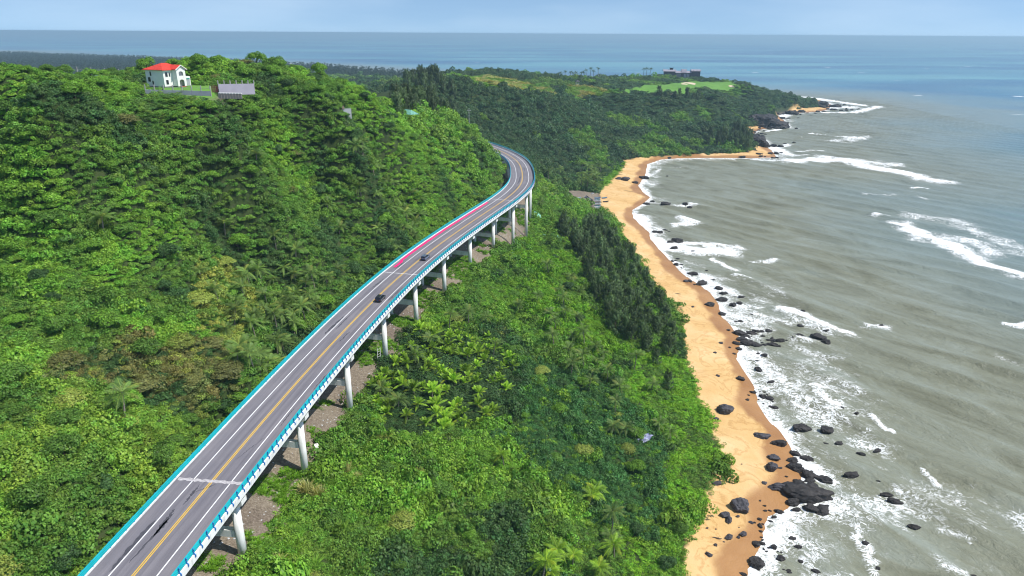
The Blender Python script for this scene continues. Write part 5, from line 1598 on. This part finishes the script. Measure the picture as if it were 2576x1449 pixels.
def tints(x, y, seed):
    """species patches: colour, by district"""
    n = len(x)
    rg = np.random.default_rng(seed)
    a = fbm(x, y, 16, 3, 81)
    b = fbm(x, y, 42, 3, 83)
    c = np.where((a > .56)[:, None], COL['bright'], np.where((a < .35)[:, None], COL['dark'], COL['mid']))
    c = c * (1 - .5 * smooth(.5, .62, b)[:, None]) + COL['bright'] * (.5 * smooth(.5, .62, b)[:, None])
    c[is_left(x, y) & (y < 420)] *= 1.12
    ol = in_any(x, y, [OLIVE]); c[ol] = np.where((rg.random(ol.sum()) < .65)[:, None], COL['olive'], COL['mid'])
    br = in_any(x, y, [BROWN]); c[br] = np.where((rg.random(br.sum()) < .55)[:, None], COL['brown'], np.where((rg.random(br.sum()) < .5)[:, None], COL['olive'], COL['dark']))
    o2 = in_any(x, y, [OLIVE2]); c[o2] = np.where((fbm(x[o2], y[o2], 9, 2, 87) > .5)[:, None], COL['bright'] * .85 + COL['olive'] * .2, COL['mid'])
    gl = in_any(x, y, [GLOSSY]); c[gl] = np.where((rg.random(gl.sum()) < .85)[:, None], COL['glossy'], COL['bright'])
    cr = in_any(x, y, [CREEP]); c[cr] = np.where((fbm(x[cr], y[cr], 10, 3, 91) > .42)[:, None], COL['creeper'], COL['mid'])
    ar = in_any(x, y, [ARECA]); c[ar] = COL['dark'] * .8
    sg = in_any(x, y, [SLOPEGREEN]); c[sg] = np.where((fbm(x[sg], y[sg], 14, 3, 93) > .47)[:, None], COL['creeper'] * .85, COL['mid'])
    hd = smooth(440, 600, y)
    k = np.where((fbm(x, y, 40, 3, 95) > .63)[:, None], COL['mid'] * .9 + COL['bright'] * .15, COL['headland'])
    c = c * (1 - hd[:, None]) + k * hd[:, None]
    pl = smooth(1500, 2000, y)
    c = c * (1 - pl[:, None]) + COL['far'] * .7 * pl[:, None]
    dl_ = fbm(x, y, 130, 2, 97)
    band = ((y > 900) & (y < 2000) & (dl_ > .55) & (x < 250))
    c[band] = c[band] * .5 + COL['grass'] * .5
    c *= rg.uniform(.72, 1.3, n)[:, None]
    c[:, 0] *= rg.uniform(.85, 1.2, n)
    return c

def scatter_object(name, label, x, y, z, kind, scl, tint, coll, rot=None):
    n = len(x)
    me = bpy.data.meshes.new(name)
    me.vertices.add(n)
    me.vertices.foreach_set("co", np.stack([x, y, z], 1).astype(np.float32).ravel())
    at = me.attributes.new('kind', 'INT', 'POINT'); at.data.foreach_set("value", kind.astype(np.int32))
    at = me.attributes.new('scl', 'FLOAT_VECTOR', 'POINT'); at.data.foreach_set("vector", scl.astype(np.float32).ravel())
    if rot is None: rot = np.stack([RNG.uniform(-.4, .4, n), RNG.uniform(-.4, .4, n), RNG.uniform(0, 6.28, n)], 1)
    at = me.attributes.new('rot', 'FLOAT_VECTOR', 'POINT'); at.data.foreach_set("vector", rot.astype(np.float32).ravel())
    at = me.attributes.new('tint', 'FLOAT_COLOR', 'POINT'); at.data.foreach_set("color", np.c_[tint, np.ones(n)].astype(np.float32).ravel())
    o = bpy.data.objects.new(name, me)
    link(o)
    ng = bpy.data.node_groups.new(name, 'GeometryNodeTree')
    ng.interface.new_socket("Geometry", in_out='INPUT', socket_type='NodeSocketGeometry')
    ng.interface.new_socket("Geometry", in_out='OUTPUT', socket_type='NodeSocketGeometry')
    gi, go = ng.nodes.new('NodeGroupInput'), ng.nodes.new('NodeGroupOutput')
    ip = ng.nodes.new('GeometryNodeInstanceOnPoints')
    ci = ng.nodes.new('GeometryNodeCollectionInfo')
    ci.inputs['Collection'].default_value = coll
    ci.inputs['Separate Children'].default_value = True
    ci.inputs['Reset Children'].default_value = True
    ip.inputs['Pick Instance'].default_value = True
    def na(nm, typ):
        q = ng.nodes.new('GeometryNodeInputNamedAttribute')
        q.data_type = typ
        q.inputs['Name'].default_value = nm
        return q.outputs['Attribute']
    ng.links.new(gi.outputs[0], ip.inputs['Points'])
    ng.links.new(ci.outputs[0], ip.inputs['Instance'])
    ng.links.new(na('kind', 'INT'), ip.inputs['Instance Index'])
    ng.links.new(na('rot', 'FLOAT_VECTOR'), ip.inputs['Rotation'])
    ng.links.new(na('scl', 'FLOAT_VECTOR'), ip.inputs['Scale'])
    ng.links.new(ip.outputs[0], go.inputs[0])
    md = o.modifiers.new("scatter", 'NODES')
    md.node_group = ng
    tag(o, label, kind="stuff")
    return o

lib = bpy.data.collections.new("leaf_library")
LIB = []
def lib_add(me):
    o = bpy.data.objects.new("a%02d_clump" % len(LIB), me)
    lib.objects.link(o)
    LIB.append(o)
    return len(LIB) - 1
K_BUSH = [lib_add(bush(100 + i, 620, 6, .095)) for i in range(5)]
K_FINE = [lib_add(bush(120 + i, 700, 8, .075, .7, .65)) for i in range(3)]
K_FLAT = [lib_add(bush(140 + i, 480, 7, .085, .8, .35)) for i in range(3)]
K_GRASS = [lib_add(grass_clump(160 + i, 90, 1.0, .8, .05)) for i in range(2)]
K_PINE = [lib_add(pine_crown(170 + i, 1.0, .62, 480, .24)) for i in range(2)]
K_PALM = [lib_add(palm_crown(180 + i, 15, .55, .8, .15, .03, 1.0, .0)) for i in range(3)]

def clumpy(x, y):
    return .6 + 1.35 * smooth(.40, .68, fbm(x, y, 7.5, 2, 121))
def undergrowth(name, label, box, st, seed, test, size=1.3, kinds=None, hs=1.0, sink=.12, grow=None, clump=1.0):
    x, y = jitter_grid(*box, st, seed)
    z = ground(x, y)
    ok = not_built(x, y) & on_view(x, y, z) & test(x, y)
    x, y, z = x[ok], y[ok], z[ok]
    rg = np.random.default_rng(seed + 1)
    n = len(x)
    s = st * size * rg.uniform(.7, 1.35, n)
    big = rg.random(n) < .14
    s = np.where(big, s * 1.45, s)
    h = s * hs * rg.uniform(.75, 1.35, n)
    if clump:
        k = clumpy(x, y) ** clump
        s, h = s * k ** .35, h * k ** .62
    if grow is not None: h = h * grow(x, y)
    h = np.where((pl_dist(x, y, DECKPOLY) < 12) & (y < 300), np.minimum(h, np.maximum(.9, (DECK_Z - .2 - z) / .9)), h)
    s = np.where((pl_dist(x, y, DECKPOLY) < 12) & (y < 300), np.minimum(s, h * 1.8), s)
    kinds = np.array(kinds or K_BUSH)
    kind = kinds[rg.integers(0, len(kinds), n)]
    scl = np.stack([s, s, h], 1)
    return scatter_object(name, label, x, y, z - h * sink, kind, scl, tints(x, y, seed + 2), lib)

near_left = lambda x, y: (pl_dist(x, y, DECKPOLY) > 7.9) & (x < np.interp(y, C2[:, 1], C2[:, 0])) & (y < 330)
def is_left(x, y): return x < np.interp(y, C2[:, 1], C2[:, 0])
in_creep = lambda x, y: in_any(x, y, [CREEP])
in_gloss = lambda x, y: in_any(x, y, [GLOSSY])
in_grassy = lambda x, y: inside(x, y, GRASS1) | inside(x, y, GRASS2) | inside(x, y, BEACHGRASS)
YARDFRONT = zone([(340, 225), (350, 262), (500, 275), (660, 262), (655, 236), (530, 236), (366, 232)], 1.0)
HILLTOP = zone([(640, 235), (650, 205), (720, 185), (800, 190), (870, 215), (880, 240), (760, 250)], 2.0)
low_front = lambda x, y: np.where(inside(x, y, YARDFRONT), .55, np.where(inside(x, y, HILLTOP), 1.1, 1.0))
undergrowth("hillside_shrubs", "dense green shrubs covering the hillside left of the viaduct", (-330, 10, 20, 330), 1.22, 201, lambda x, y: is_left(x, y) & (y < 330), 1.75, K_BUSH + K_FINE, 1.0, .12, low_front, .7)
undergrowth("ridge_shrubs", "dense green shrubs over the ridge behind the hillside", (-420, 10, 330, 600), 2.7, 203, lambda x, y: is_left(x, y), 1.55, K_BUSH)
undergrowth("slope_shrubs", "mixed shrubs on the slope between viaduct and beach", (-70, 140, 20, 420), 1.35, 205, lambda x, y: ~is_left(x, y) & ~in_creep(x, y) & ~in_gloss(x, y), 1.75, K_BUSH + K_FINE + K_FLAT[:1], 1.2, grow=lambda x, y: np.where(inside(x, y, ARECA), .4, 1.0), clump=1.3)
undergrowth("glossy_shrubs", "dark glossy leaved thicket on the slope above the beach", (-60, 140, 60, 330), 1.15, 207, lambda x, y: in_gloss(x, y) & ~in_creep(x, y), 1.5, K_BUSH + K_FINE, 1.3, clump=1.4)
undergrowth("beach_creeper", "bright green creeper carpet along the top of the beach", (-40, 140, 50, 420), 1.15, 209, in_creep, 1.6, K_FLAT, .8, clump=.8)
undergrowth("valley_forest", "dark green forest in the valley behind the bend", (-60, 260, 420, 640), 3.2, 211, lambda x, y: ~is_left(x, y) & ~in_grassy(x, y), 1.3, K_BUSH, 1.1)
undergrowth("headland_forest", "even dark green forest over the far headland", (-260, 620, 640, 1340), 4.3, 213, lambda x, y: (~in_grassy(x, y)), 1.35, K_BUSH, 1.05, grow=lambda x, y: np.where(pl_dist(x, y, LAWN + LAWN[:1]) < 60, .45, 1.0))
undergrowth("plain_forest", "low green forest on the coastal plain", (-1300, 400, 600, 2000), 9.5, 215, lambda x, y: ((y > 1340) | (x < -260)) & (y < 2000) & ~inside(x, y, FIELD), 1.3, K_BUSH, .6)
x, y = jitter_grid(-3600, -250, 1800, 4200, 15, 217)
z = ground(x, y)
ok = inside(x, y, land_poly) & on_view(x, y, z)
x, y, z = x[ok], y[ok], z[ok]
n = len(x)
s = RNG.uniform(14, 24, n)
pk = np.array(K_PINE)[RNG.integers(0, len(K_PINE), n)]
scatter_object("far_pine_forest", "blue grey band of pines along the far coast", x, y, z - 1, pk, np.stack([s * 1.1, s * 1.1, s], 1), COL['pine'] * .42 * RNG.uniform(.7, 1.2, n)[:, None], lib)
# grass on the open slopes
x, y = jitter_grid(-60, 340, 420, 1000, 2.6, 219)
ok = in_grassy(x, y)
x, y = x[ok], y[ok]
n = len(x)
s = RNG.uniform(1.2, 3.0, n)
gc = np.where((fbm(x, y, 30, 3, 99) > .52)[:, None], COL['dry'], COL['grass']) * RNG.uniform(.7, 1.2, n)[:, None]
gc[y < 700] = COL['creeper'] * .9
scatter_object("hill_grass", "rough yellow green grass on the open slopes", x, y, ground(x, y), np.array(K_GRASS + K_FLAT[:1])[RNG.integers(0, 3, n)], np.stack([s * 1.6, s * 1.6, s * .55], 1), gc, lib)
# grass and weeds on the bare strip under the viaduct and on the slopes beside it
x, y = jitter_grid(-70, 30, 60, 420, .9, 221)
d_ = pl_dist(x, y, DECKPOLY)
ok = (d_ < 13) & (fbm(x, y, 9, 3, 101) > .57) & inside(x, y, land_poly)
ok |= (d_ > 7.5) & (d_ < 10.5) & is_left(x, y)
x, y = x[ok], y[ok]
n = len(x)
s = RNG.uniform(.5, 1.3, n)
scatter_object("track_weeds", "grass and weeds along the dirt track", x, y, ground(x, y) - .05, np.array(K_GRASS + K_FLAT[:2])[RNG.integers(0, 4, n)], np.stack([s * 1.2, s * 1.2, s * .8], 1), COL['creeper'] * RNG.uniform(.6, 1.1, n)[:, None], lib)
# small stones on the track
peb = bpy.data.collections.new("pebble_library")
for i in range(3):
    me = ROCKS_DRY[i].copy()
    me.materials.clear()
    me.materials.append(M_GREYCONC)
    peb.objects.link(bpy.data.objects.new("a%d_stone" % i, me))
x, y = jitter_grid(-70, 20, 60, 400, 1.3, 223)
ok = (inside(x, y, DIRT) | (pl_dist(x, y, DECKPOLY) < 8)) & (RNG.random(len(x)) < .35)
x, y = x[ok], y[ok]
n = len(x)
s = RNG.uniform(.08, .32, n)
scatter_object("track_gravel", "pale loose stones along the dirt track", x, y, ground(x, y), RNG.integers(0, 3, n), np.stack([s, s, s * .7], 1), np.ones((n, 3)), peb)

# ------------------------------------------------------------------ single trees
def make_tree(name, crown, trunk, loc, rz, scale, tint, label, cat, group, crown_name="crown", top=None, zs=1.0):
    t = thing(name, loc, rz, label, cat, group)
    t.scale = (scale, scale, scale * zs)
    c = bpy.data.objects.new(crown_name, crown)
    link(c, t)
    c["tint"] = [float(v) for v in tint]
    if top is not None: c.location = top
    if trunk is not None: link(bpy.data.objects.new("trunk", trunk), t)
    return t
CROWNS = [tree_crown(300 + i, 6.0 + .4 * (i % 3), 4.2, 3000, 14, .28) for i in range(5)]
FLATS = [tree_crown(320 + i, 7.5, 4.2, 3600, 30, .28, .5, True, 1.2) for i in range(3)]
TRUNKS = [trunk_mesh(340 + i) for i in range(3)]
PINEC = [pine_crown(360 + i, 10.5 + .5 * i, 8.0 - .4 * i, 2600, .22) for i in range(4)]
PINET = trunk_mesh(370, 9.0, .16, 6, 1.3)
PALMC = [palm_crown(380 + i, 18, 5.2, .95, .85, .2, 1.0) for i in range(4)]
PALMT = [palm_trunk(390 + i, h_, l_) for i, (h_, l_) in enumerate(((6.5, .6), (5.2, -.5), (8.0, 1.2), (4.2, .3)))]
ARECAC = [palm_crown(400 + i, 13, 3.9, 1.25, .62, .2, .85) for i in range(3)]
ARECAT = [palm_trunk(405 + i, h_, l_, .11) for i, (h_, l_) in enumerate(((3.0, .2), (3.8, -.3), (2.4, .2)))]

def poisson(x, y, r):
    keepi, cell = [], {}
    for i in range(len(x)):
        cx, cy = int(x[i] // r), int(y[i] // r)
        if all((x[j] - x[i]) ** 2 + (y[j] - y[i]) ** 2 >= r * r for dx in (-1, 0, 1) for dy in (-1, 0, 1) for j in cell.get((cx + dx, cy + dy), ())):
            cell.setdefault((cx, cy), []).append(i)
            keepi.append(i)
    return np.array(keepi, int)

def free_spots(box, n_try, r, test, seed, margin=2.5):
    rg = np.random.default_rng(seed)
    x, y = rg.uniform(box[0], box[1], n_try), rg.uniform(box[2], box[3], n_try)
    z = ground(x, y)
    ok = not_built(x, y, margin) & on_view(x, y, z, 20) & test(x, y)
    x, y, z = x[ok], y[ok], z[ok]
    k = poisson(x, y, r)
    return x[k], y[k], z[k]

# broadleaved trees on the hillside
LAB = {'bright': ("bright yellow green bushy tree", "broadleaf_tree"), 'mid': ("mid green round headed tree", "broadleaf_tree"), 'dark': ("dark green dense headed tree", "broadleaf_tree"),
       'olive': ("pale olive flat topped tree", "flat_topped_tree"), 'brown': ("brownish olive flat topped tree", "flat_topped_tree")}
def where_tree(x, y):
    if y < 135: return "low on the hillside beside the near viaduct"
    if x < -105 and y > 190: return "high on the hill near the villa"
    if y < 205: return "on the middle of the hillside left of the viaduct"
    if y < 300: return "on the upper hillside left of the viaduct"
    return "on the spur where the viaduct bends away"
ntree = 0
x, y, z = free_spots((-230, -8, 50, 420), 9000, 7.0, lambda x, y: is_left(x, y) & ~in_any(x, y, [LEFTPALM2, YARDFRONT]), 501, 4.6)
od = np.argsort(x * x + (y) ** 2)
for i in od[:255]:
    if in_any(x[i:i+1], y[i:i+1], [OLIVE])[0]: kd = random.choice(('olive', 'olive', 'olive', 'bright'))
    elif in_any(x[i:i+1], y[i:i+1], [BROWN])[0]: kd = random.choice(('brown', 'brown', 'olive', 'mid'))
    elif in_any(x[i:i+1], y[i:i+1], [OLIVE2])[0]: kd = random.choice(('bright', 'mid', 'olive', 'dark', 'mid'))
    else:
        q = float(fbm(x[i:i+1], y[i:i+1], 30, 3, 111)[0])
        kd = 'bright' if q > .53 else ('dark' if q < .38 else random.choice(('mid', 'mid', 'brown' if random.random() < .25 else 'bright')))
    flat_ = kd in ('olive', 'brown')
    sc = random.uniform(.55, 1.05)
    tint = COL[kd] * random.uniform(.8, 1.2)
    lb, nm = LAB[kd]
    w = where_tree(x[i], y[i])
    make_tree(nm, random.choice(FLATS if flat_ else CROWNS), random.choice(TRUNKS), (x[i], y[i], z[i] - 1.6 * sc), random.uniform(0, 6.28), sc, tint, f"{lb} {w}", "tree", f"{lb}s {w}", zs=random.uniform(.8, 1.15))
x, y, z = free_spots((-50, 120, 70, 330), 5000, 6.5, lambda x, y: ~is_left(x, y) & ~in_creep(x, y) & ~in_any(x, y, PINES + [ARECA]), 503)
for i in range(min(80, len(x))):
    kd = random.choice(('bright', 'mid', 'dark', 'mid', 'olive'))
    sc = random.uniform(.4, .85)
    lb, nm = LAB[kd]
    w = "on the slope between viaduct and beach"
    make_tree(nm, random.choice(FLATS if kd == 'olive' else CROWNS), random.choice(TRUNKS), (x[i], y[i], z[i] - 1.6 * sc), random.uniform(0, 6.28), sc, COL[kd] * random.uniform(.8, 1.15), f"{lb} {w}", "tree", f"{lb}s {w}")

# coconut palms
def palm(x, y, label, group, tint, scale, big=True, kind='coconut_palm', sink=1.7):
    crown = random.choice(PALMC if big else ARECAC)
    tm, top = random.choice(PALMT if big else ARECAT)
    make_tree(kind, crown, tm, (x, y, gz(x, y) - sink * scale), random.uniform(0, 6.28), scale, tint, label, "palm tree", group, "fronds", top)
def palms_in(poly, n, r, seed, label, group, col_, s0, s1, big=True, kind='coconut_palm'):
    P = np.array(poly)
    x, y, z = free_spots((P[:, 0].min(), P[:, 0].max(), P[:, 1].min(), P[:, 1].max()), 4000, r, lambda x, y: inside(x, y, poly), seed, 1.5)
    for i in range(min(n, len(x))):
        palm(x[i], y[i], label, group, COL[col_] * random.uniform(.6, 1.4), random.uniform(s0, s1), big, kind)
palms_in(LEFTPALM2, 45, 3.4, 511, "coconut palm in the clump left of the nearer viaduct half", "palms left of the viaduct", 'palm', .65, 1.0)
palms_in(LEFTPALM, 34, 5.0, 513, "coconut palm in the grove up the slope above the red banner", "palms above the red banner", 'palm', .8, 1.15)
palms_in(ARECA, 120, 2.2, 515, "yellow green areca palm in the dense grove right of the dirt track", "areca palms beside the track", 'areca', .6, 1.15, False, 'areca_palm')
SP = [("dark palm standing among the bushes on the open seaward slope", [(1040, 890), (1085, 850), (1240, 870), (1420, 780), (1440, 830), (1470, 850), (1400, 810), (1460, 720), (1440, 690), (1505, 900), (1490, 930), (1480, 960), (1550, 1010), (1545, 1060), (1575, 1070), (1660, 1060), (1690, 1080), (1595, 910), (1640, 960), (1520, 880), (1350, 740), (1300, 760), (970, 990), (1000, 1000), (960, 960), (1460, 650), (1450, 610), (1470, 590), (1420, 760), (1430, 870), (1395, 850), (1450, 790), (1480, 740), (1385, 780), (1500, 860), (1530, 940), (1560, 960), (1470, 900), (1440, 920), (1130, 800), (1180, 790), (1220, 800), (1380, 680), (1410, 720)]),
      ("pale yellow green palm rising from the dark glossy thicket", [(1270, 1150), (1500, 1220), (1492, 1240)]),
      ("brownish fronded palm at the lower edge of the glossy thicket", [(1540, 1310), (1535, 1335)]),
      ("bright yellow palm on the creeper slope at the bottom", [(1400, 1380), (1440, 1390), (1380, 1420), (1545, 1370), (1510, 1430), (1360, 1440)])]
for lb, pts in SP:
    for px, py in pts:
        xx, yy, zz = hit(px, py, 4.0)
        palm(xx, yy, lb, lb.replace("palm", "palms", 1), COL['areca' if 'yellow' in lb else 'palm'] * (1.0 if 'yellow' in lb else .8), random.uniform(.7, 1.0), sink=1.2)
for lb, pts, s0 in [("coconut palm high on the hillside among dark shrubs", [(250, 545), (690, 590), (500, 660), (740, 620), (820, 500), (640, 780), (560, 560), (1070, 320), (1060, 350), (640, 380), (700, 420), (850, 560), (910, 480)], .9),
                    ("coconut palm on the bank just above the viaduct railing", [(1040, 575), (980, 600), (1000, 610), (850, 660), (820, 690), (780, 740), (640, 900), (300, 1010)], .9),
                    ("coconut palm in the valley behind the beach cove", [(1460 + 12 * (k % 6) + 5 * (k % 3), 425 + 9 * (k // 6) + 3 * (k % 2)) for k in range(30)], 1.25),
                    ("coconut palm at the foot of the headland by the cove sand", [(1570 + 12 * k, 392 - 4 * (k % 3) - k * .4) for k in range(16)], 1.2),
                    ("coconut palm in the hollow just beyond the bend", [(1380, 440), (1400, 460), (1370, 470), (1420, 470), (1390, 490), (1360, 500), (1410, 430), (1430, 450), (1350, 470)], 1.1)]:
    for px, py in pts:
        xx, yy, zz = hit(px, py, 5.0)
        if not_built(np.array([xx]), np.array([yy]), 3)[0]:
            palm(xx, yy, lb, lb.replace("palm", "palms", 1), COL['palm'] * random.uniform(.6, 1.1), s0 * random.uniform(.85, 1.2))
# tall palms against the sea on the headland skyline
for k, (px, py, h) in enumerate([(1420, 193, 14), (1412, 194, 12), (1433, 194, 14), (1440, 195, 12), (1450, 195, 13), (1462, 196, 15), (1470, 196, 15), (1484, 193, 24), (1476, 194, 20), (1492, 194, 18), (1504, 194, 26), (1618, 188, 16), (1626, 188, 18), (1634, 188, 17), (1405, 196, 12), (1395, 198, 11), (1384, 198, 12)]):
    p = at_d(px, py, 1150)
    g = gz(p[0], p[1])
    me, top = palm_trunk(600 + k, h * .42 + max(0, p[2] - g), 1.5, .25)
    tall = h > 17
    lb = "tall slim palm standing clear against the sea on the headland" if tall else "palm in the skyline cluster on the headland plateau"
    make_tree("coconut_palm", random.choice(PALMC), me, (p[0], p[1], g), random.uniform(0, 6.28), 1.15, COL['palm'] * .5, lb, "palm tree", "palms on the headland skyline", "fronds", top)

# casuarina pines behind the beach
def pines_in(poly, n, r, seed, label, group, s0, s1, tint=1.0):
    P = np.array(poly)
    x, y, z = free_spots((P[:, 0].min(), P[:, 0].max(), P[:, 1].min(), P[:, 1].max()), 3000, r, lambda x, y: inside(x, y, poly), seed, 0.5)
    for i in range(min(n, len(x))):
        make_tree("casuarina_tree", random.choice(PINEC), PINET, (x[i], y[i], z[i] - .3), random.uniform(0, 6.28), random.uniform(s0, s1), COL['pine'] * random.uniform(.65, 1.5) * tint, label, "pine tree", group, zs=random.uniform(.9, 1.2))
pines_in(PINES[0], 115, 4.1, 521, "feathery dark casuarina in the grove behind the beach", "casuarinas behind the beach", .45, 1.05)
pines_in(PINES[1], 40, 4.0, 523, "dark casuarina at the upper end of the beach grove near the boats", "casuarinas near the boats", .6, .95)
for px, py, lb in [(1690, 830, "solitary casuarina at the right edge of the beach grove"), (1650, 900, "small casuarina standing below the grove in the creepers"), (1680, 960, "short dark casuarina by the creeper bank above the sand"), (1625, 870, "casuarina at the lower tip of the beach grove")]:
    xx, yy, zz = hit(px, py, 3.0)
    make_tree("casuarina_tree", random.choice(PINEC), PINET, (xx, yy, zz - .3), random.uniform(0, 6.28), .62, COL['pine'], lb, "pine tree", None)
pines_in(zone([(1765, 345), (1830, 332), (1885, 325), (1892, 372), (1850, 380), (1775, 382)], 4.0), 32, 6.0, 527, "dark casuarina at the corner of the headland above the cove sand", "casuarinas above the cove", .9, 1.4, .8)
pines_in(zone([(1640, 232), (1700, 234), (1760, 240), (1750, 252), (1650, 248)], 4.0), 14, 9.0, 529, "dark casuarina on the headland brow in front of the lawn", "casuarinas on the headland brow", .8, 1.2, .8)
HILLPINE = zone([(985, 262), (1000, 215), (1040, 205), (1100, 200), (1140, 215), (1150, 250), (1120, 285), (1040, 275)], 6.0)
pines_in(HILLPINE, 110, 6.2, 525, "tall dark casuarina on the wooded hill beyond the ridge", "casuarinas on the wooded hill", .8, 1.35, .85)
for k, (px, py) in enumerate([(1062, 205), (1072, 203), (1080, 204), (1056, 208), (1068, 208), (1040, 210), (1088, 208), (1100, 210), (1092, 205)]):
    xx, yy, zz = hit(px, py, 2.0)
    make_tree("casuarina_tree", random.choice(PINEC), PINET, (xx, yy, zz - .5), random.uniform(0, 6.28), 1.35, COL['pine'] * .8, "tallest casuarina breaking the skyline on the wooded hill", "pine tree", "skyline casuarinas on the wooded hill", zs=1.1)
# two tall trees on the left skyline
for px, py, s_, lb in [(110, 178, 1.5, "large dome shaped tree on the left skyline"), (10, 168, 1.4, "large layered dark tree at the left end of the skyline"), (830, 232, .9, "round tree at the right end of the villa hilltop"), (620, 190, 1.0, "wide brownish tree behind the villa yard"), (540, 198, .9, "dense green tree between the villa and the yard wall"), (700, 202, .9, "round green tree behind the tall grey yard wall")]:
    p = at_d(px, py, 235 if px < 200 else 262)
    make_tree("broadleaf_tree", FLATS[0] if 'layered' in lb or 'wide' in lb else CROWNS[0], TRUNKS[0], (p[0], p[1], gz(p[0], p[1]) - .5), random.uniform(0, 6.28), s_, COL['brown' if 'brown' in lb else 'mid'], lb, "tree", None)
for k in range(16):
    px, py = random.uniform(650, 850), 0
    py = 205 + abs(px - 740) * .16 + random.uniform(-6, 14)
    p = at_d(px, py, random.uniform(248, 275))
    kd = random.choice(('mid', 'dark', 'mid', 'brown'))
    make_tree("broadleaf_tree", random.choice(FLATS if kd == 'brown' else CROWNS), TRUNKS[0], (p[0], p[1], gz(p[0], p[1]) - 2.2), random.uniform(0, 6.28), random.uniform(.6, .95), COL[kd] * random.uniform(.8, 1.1), f"{LAB[kd][0]} on the hilltop right of the villa yard", "tree", f"{LAB[kd][0]}s on the hilltop right of the villa yard")
# tall grass tussocks beside the second column
TUSS = [grass_clump(700 + i, 160, 2.0, 1.2, .06) for i in range(3)]
for k, (px, py) in enumerate([(800, 1240), (820, 1215), (845, 1200), (872, 1180), (890, 1300), (880, 1240), (900, 1200), (830, 1265), (860, 1330), (770, 1230), (930, 1340), (740, 1330), (700, 1420), (790, 1420), (1010, 1380), (640, 1440), (850, 1290)]):
    xx, yy, zz = hit(px, py, 1.0)
    o = bpy.data.objects.new("grass_tussock", random.choice(TUSS))
    link(o)
    o.location = (xx, yy, zz - .1)
    o.rotation_euler = (0, 0, random.uniform(0, 6.28))
    s_ = random.uniform(.9, 1.6)
    o.scale = (s_, s_, s_)
    o["tint"] = [float(v) for v in (COL['grass'] * random.uniform(.8, 1.3) if k % 3 else COL['dry'])]
    tag(o, "tall arching grass tussock by the dirt track near the lower columns", "grass", "tall grass tussocks by the track")

# ------------------------------------------------------------------ air
hz = MB().box(-62000, 62000, -3500, 72000, -16, 122.5).build("haze")
hm = bpy.data.materials.new("haze_air")
hm.use_nodes = True
hn = hm.node_tree
hn.nodes.remove(hn.nodes['Principled BSDF'])
pv = hn.nodes.new('ShaderNodeVolumePrincipled')
pv.inputs['Color'].default_value = (0.55, 0.80, 0.96, 1)
pv.inputs['Density'].default_value = 0.00012
pv.inputs['Anisotropy'].default_value = 0.2
hn.links.new(pv.outputs[0], hn.nodes['Material Output'].inputs['Volume'])
hz.data.materials.append(hm)
tag(hz, kind="stuff")
